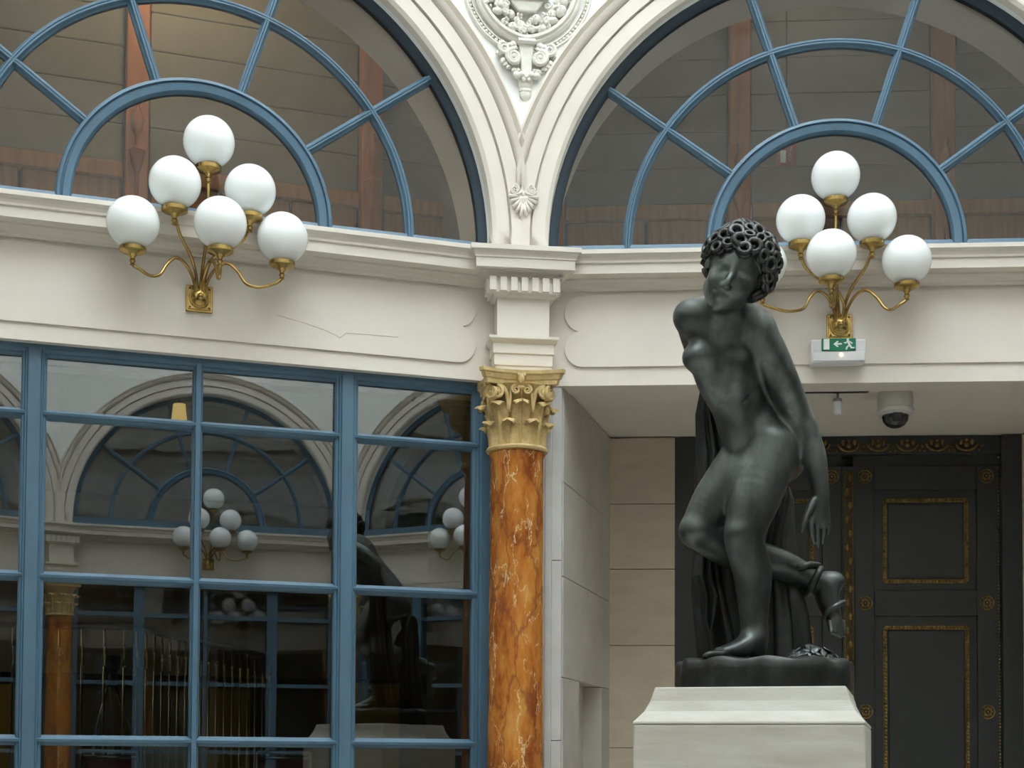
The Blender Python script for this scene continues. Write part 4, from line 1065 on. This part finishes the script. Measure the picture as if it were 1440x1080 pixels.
# cloth behind the figure: hanging folds
def cloth(name, rows, lobes, seed, matn='bronze_dark'):
    rr = random.Random(seed); ph = [rr.uniform(0, 6.28) for _ in range(4)]
    rings = []; n = 96; P_ = []
    for i in range(len(rows) - 1):
        for t in np.linspace(0, 1, 9)[:-1]:
            P_.append([rows[i][q] + (rows[i + 1][q] - rows[i][q]) * (3 * t * t - 2 * t ** 3) for q in range(5)])
    P_.append(list(rows[-1]))
    for i, (x, y, dep, hw, hd) in enumerate(P_):
        c = at(x, y, dep); v_ = i / len(P_)
        ring = []
        for j in range(n):
            a = 2 * PI * j / n
            fold_ = 1 + .26 * math.sin(lobes * a + ph[0] + 1.1 * math.sin(2.2 * v_ + ph[2])) + .14 * math.sin((lobes * 1.7 // 1) * a + ph[1] + 2.5 * v_) + .05 * math.sin(3 * a + 5 * v_ + ph[3])
            ring.append((c[0] + hw * PX * fold_ * math.cos(a), c[1] + hd * fold_ * math.sin(a), c[2]))
        rings.append(ring)
    return MB().loft(rings).build(name, matn, st, 1)
cloth('hanging_cloth', [(996, 540, .17, 8, .030), (994, 580, .17, 13, .035), (1003, 640, .17, 20, .045), (1002, 690, .17, 21, .045), (1012, 745, .17, 26, .05), (1006, 785, .20, 26, .05), (1012, 830, .20, 31, .05), (1022, 880, .20, 34, .055), (1032, 931, .20, 38, .06)], 7, 2)
cloth('lower_fold', [(990, 780, .155, 9, .025), (988, 810, .155, 11, .03), (996, 840, .155, 12, .03), (996, 870, .16, 8, .025), (998, 884, .16, 3, .012)], 4, 5)
cloth('side_cloth', [(1104, 683, .185, 6, .02), (1103, 700, .185, 12, .03), (1098, 730, .19, 16, .035), (1094, 770, .20, 21, .04), (1094, 820, .20, 24, .045), (1098, 870, .20, 30, .05), (1100, 931, .20, 34, .055)], 5, 9)
# snake
sn = smoothpath([at(1118, 799, .115), at(1130, 796, .108), at(1141, 793, .118), at(1153, 797, .155), at(1149, 812, .195), at(1136, 833, .17), at(1140, 826, .11), at(1151, 805, .105), at(1156, 800, .14), at(1163, 826, .19), at(1180, 846, .19), at(1187, 846, .15), at(1178, 850, .105), at(1163, 860, .11), at(1159, 873, .14)], 6)
ns = len(sn); MB().tube(sn, [(.0095 + .0035 * math.sin(PI * min(1, i / ns * 1.6))) * (1 if i < ns - 8 else (ns - i) / 8 + .1) * (1.25 if 2 < i < 8 else 1) for i in range(ns)], 8).build('snake', 'bronze', st, 1)
# plinth of the bronze
pl = MB(); n = 72; rp = random.Random(4); ph = [rp.uniform(0, 6.28) for _ in range(5)]
def prad(a, e): return 1 + .012 * math.sin(5 * a + ph[0]) + .010 * math.sin(9 * a + ph[1]) + e * .02 * math.sin(14 * a + ph[2])
rows = []
for sc_, z, e in ((1.0, -.062, 0), (1.0, -.03, .3), (.995, .0, .5), (.985, .022, 1), (.955, .032, 1.4), (.80, .037, 1.0), (.4, .036, .5), (.02, .036, 0)):
    rows.append([(.282 * sc_ * prad(2 * PI * j / n, e) * math.cos(2 * PI * j / n), .262 * sc_ * prad(2 * PI * j / n, e) * math.sin(2 * PI * j / n) + .02, z + (.004 * math.sin(11 * 2 * PI * j / n + ph[3]) * e)) for j in range(n)])
pl.loft(rows).build('plinth', 'bronze_dark', st, 35)
# leafy tuft on the plinth
lm = MB(); rows = []
for i in range(7):
    t = i / 6; w_ = .017 * math.sin(PI * (.08 + .86 * t)) ** .7; yy = -.024 + .048 * t
    rows.append([(-w_, yy, -.004), (-w_ * .5, yy, .001), (0, yy, -.001), (w_ * .5, yy, .001), (w_, yy, -.004), (w_ * .5, yy, -.0025), (0, yy, -.0045), (-w_ * .5, yy, -.0025)])
lm.loft(rows); lme = lm.mesh('leaf', 'bronze', 1)
TC = Vector(at(1143, 938, -.05))
for i in range(54):
    th = rn.uniform(0, 2 * PI); ph_ = math.acos(rn.uniform(.08, 1)); n_ = Vector((math.sin(ph_) * math.cos(th), math.sin(ph_) * math.sin(th), math.cos(ph_)))
    o = child('leaf', lme, st); o.location = TC + Vector((n_.x * .092, n_.y * .07, n_.z * .066))
    q_ = Vector((n_.x + rn.uniform(-.35, .35), n_.y + rn.uniform(-.35, .35), n_.z + .3)).to_track_quat('Z', 'Y'); o.rotation_euler = (q_ @ Matrix.Rotation(rn.uniform(0, 6.28), 3, 'Z').to_quaternion()).to_euler()
    k_ = rn.uniform(.75, 1.05); o.scale = (k_, k_, k_)
s = MB(); s.sphere(tuple(TC), .086, 16, 8, (1.0, .76, .7)); s.build('tuft_mound', 'bronze_dark', st, 1)

# stone pedestal
PC = Vector((0.4536, -2.3901, 0)); PROT = -.385
ZP = SBASE.z - .0622
pd = empty('stone_pedestal', (PC.x, PC.y, 0), PROT); tag(pd, 'pale stone pedestal with flared cap under the bronze statue', 'pedestal')
hw = .342
def sq(h, z): return [(-h, -h, z), (h, -h, z), (h, h, z), (-h, h, z)]
b = MB(); b.loft([sq(.284, ZP + .002), sq(.287, ZP - .010), sq(.296, ZP - .040), sq(.312, ZP - .072), sq(.335, ZP - .098), sq(hw, ZP - .104), sq(hw, ZP - .112)]); b.build('cap', 'pedestal', pd, bevel=.004)
b = MB(); b.box(-hw + .001, hw - .001, -hw + .001, hw - .001, .22, ZP - .112); b.build('die', 'pedestal', pd, bevel=.006)
b = MB(); b.loft([sq(.42, 0), sq(.42, .14), sq(.40, .16), sq(.36, .20), sq(hw, .225)]); b.build('foot', 'pedestal', pd, bevel=.006)

# small lit pendant lamp just inside the shop
p, rz = inbay(-1, 1.502, .75, 0)
pn = empty('pendant_lamp', (p.x, p.y, 3.298), rz); tag(pn, 'small glowing yellow pendant lamp inside the shop behind the upper panes', 'lamp')
MB().lathe([(.004, .045), (.030, .040), (.038, -.035), (.004, -.040)], 16).build('shade', 'lamp_yellow', pn, 40)
MB().tube([(0, 0, .04), (0, 0, 0.06)], .004, 6).build('cord', 'black', pn, 1)
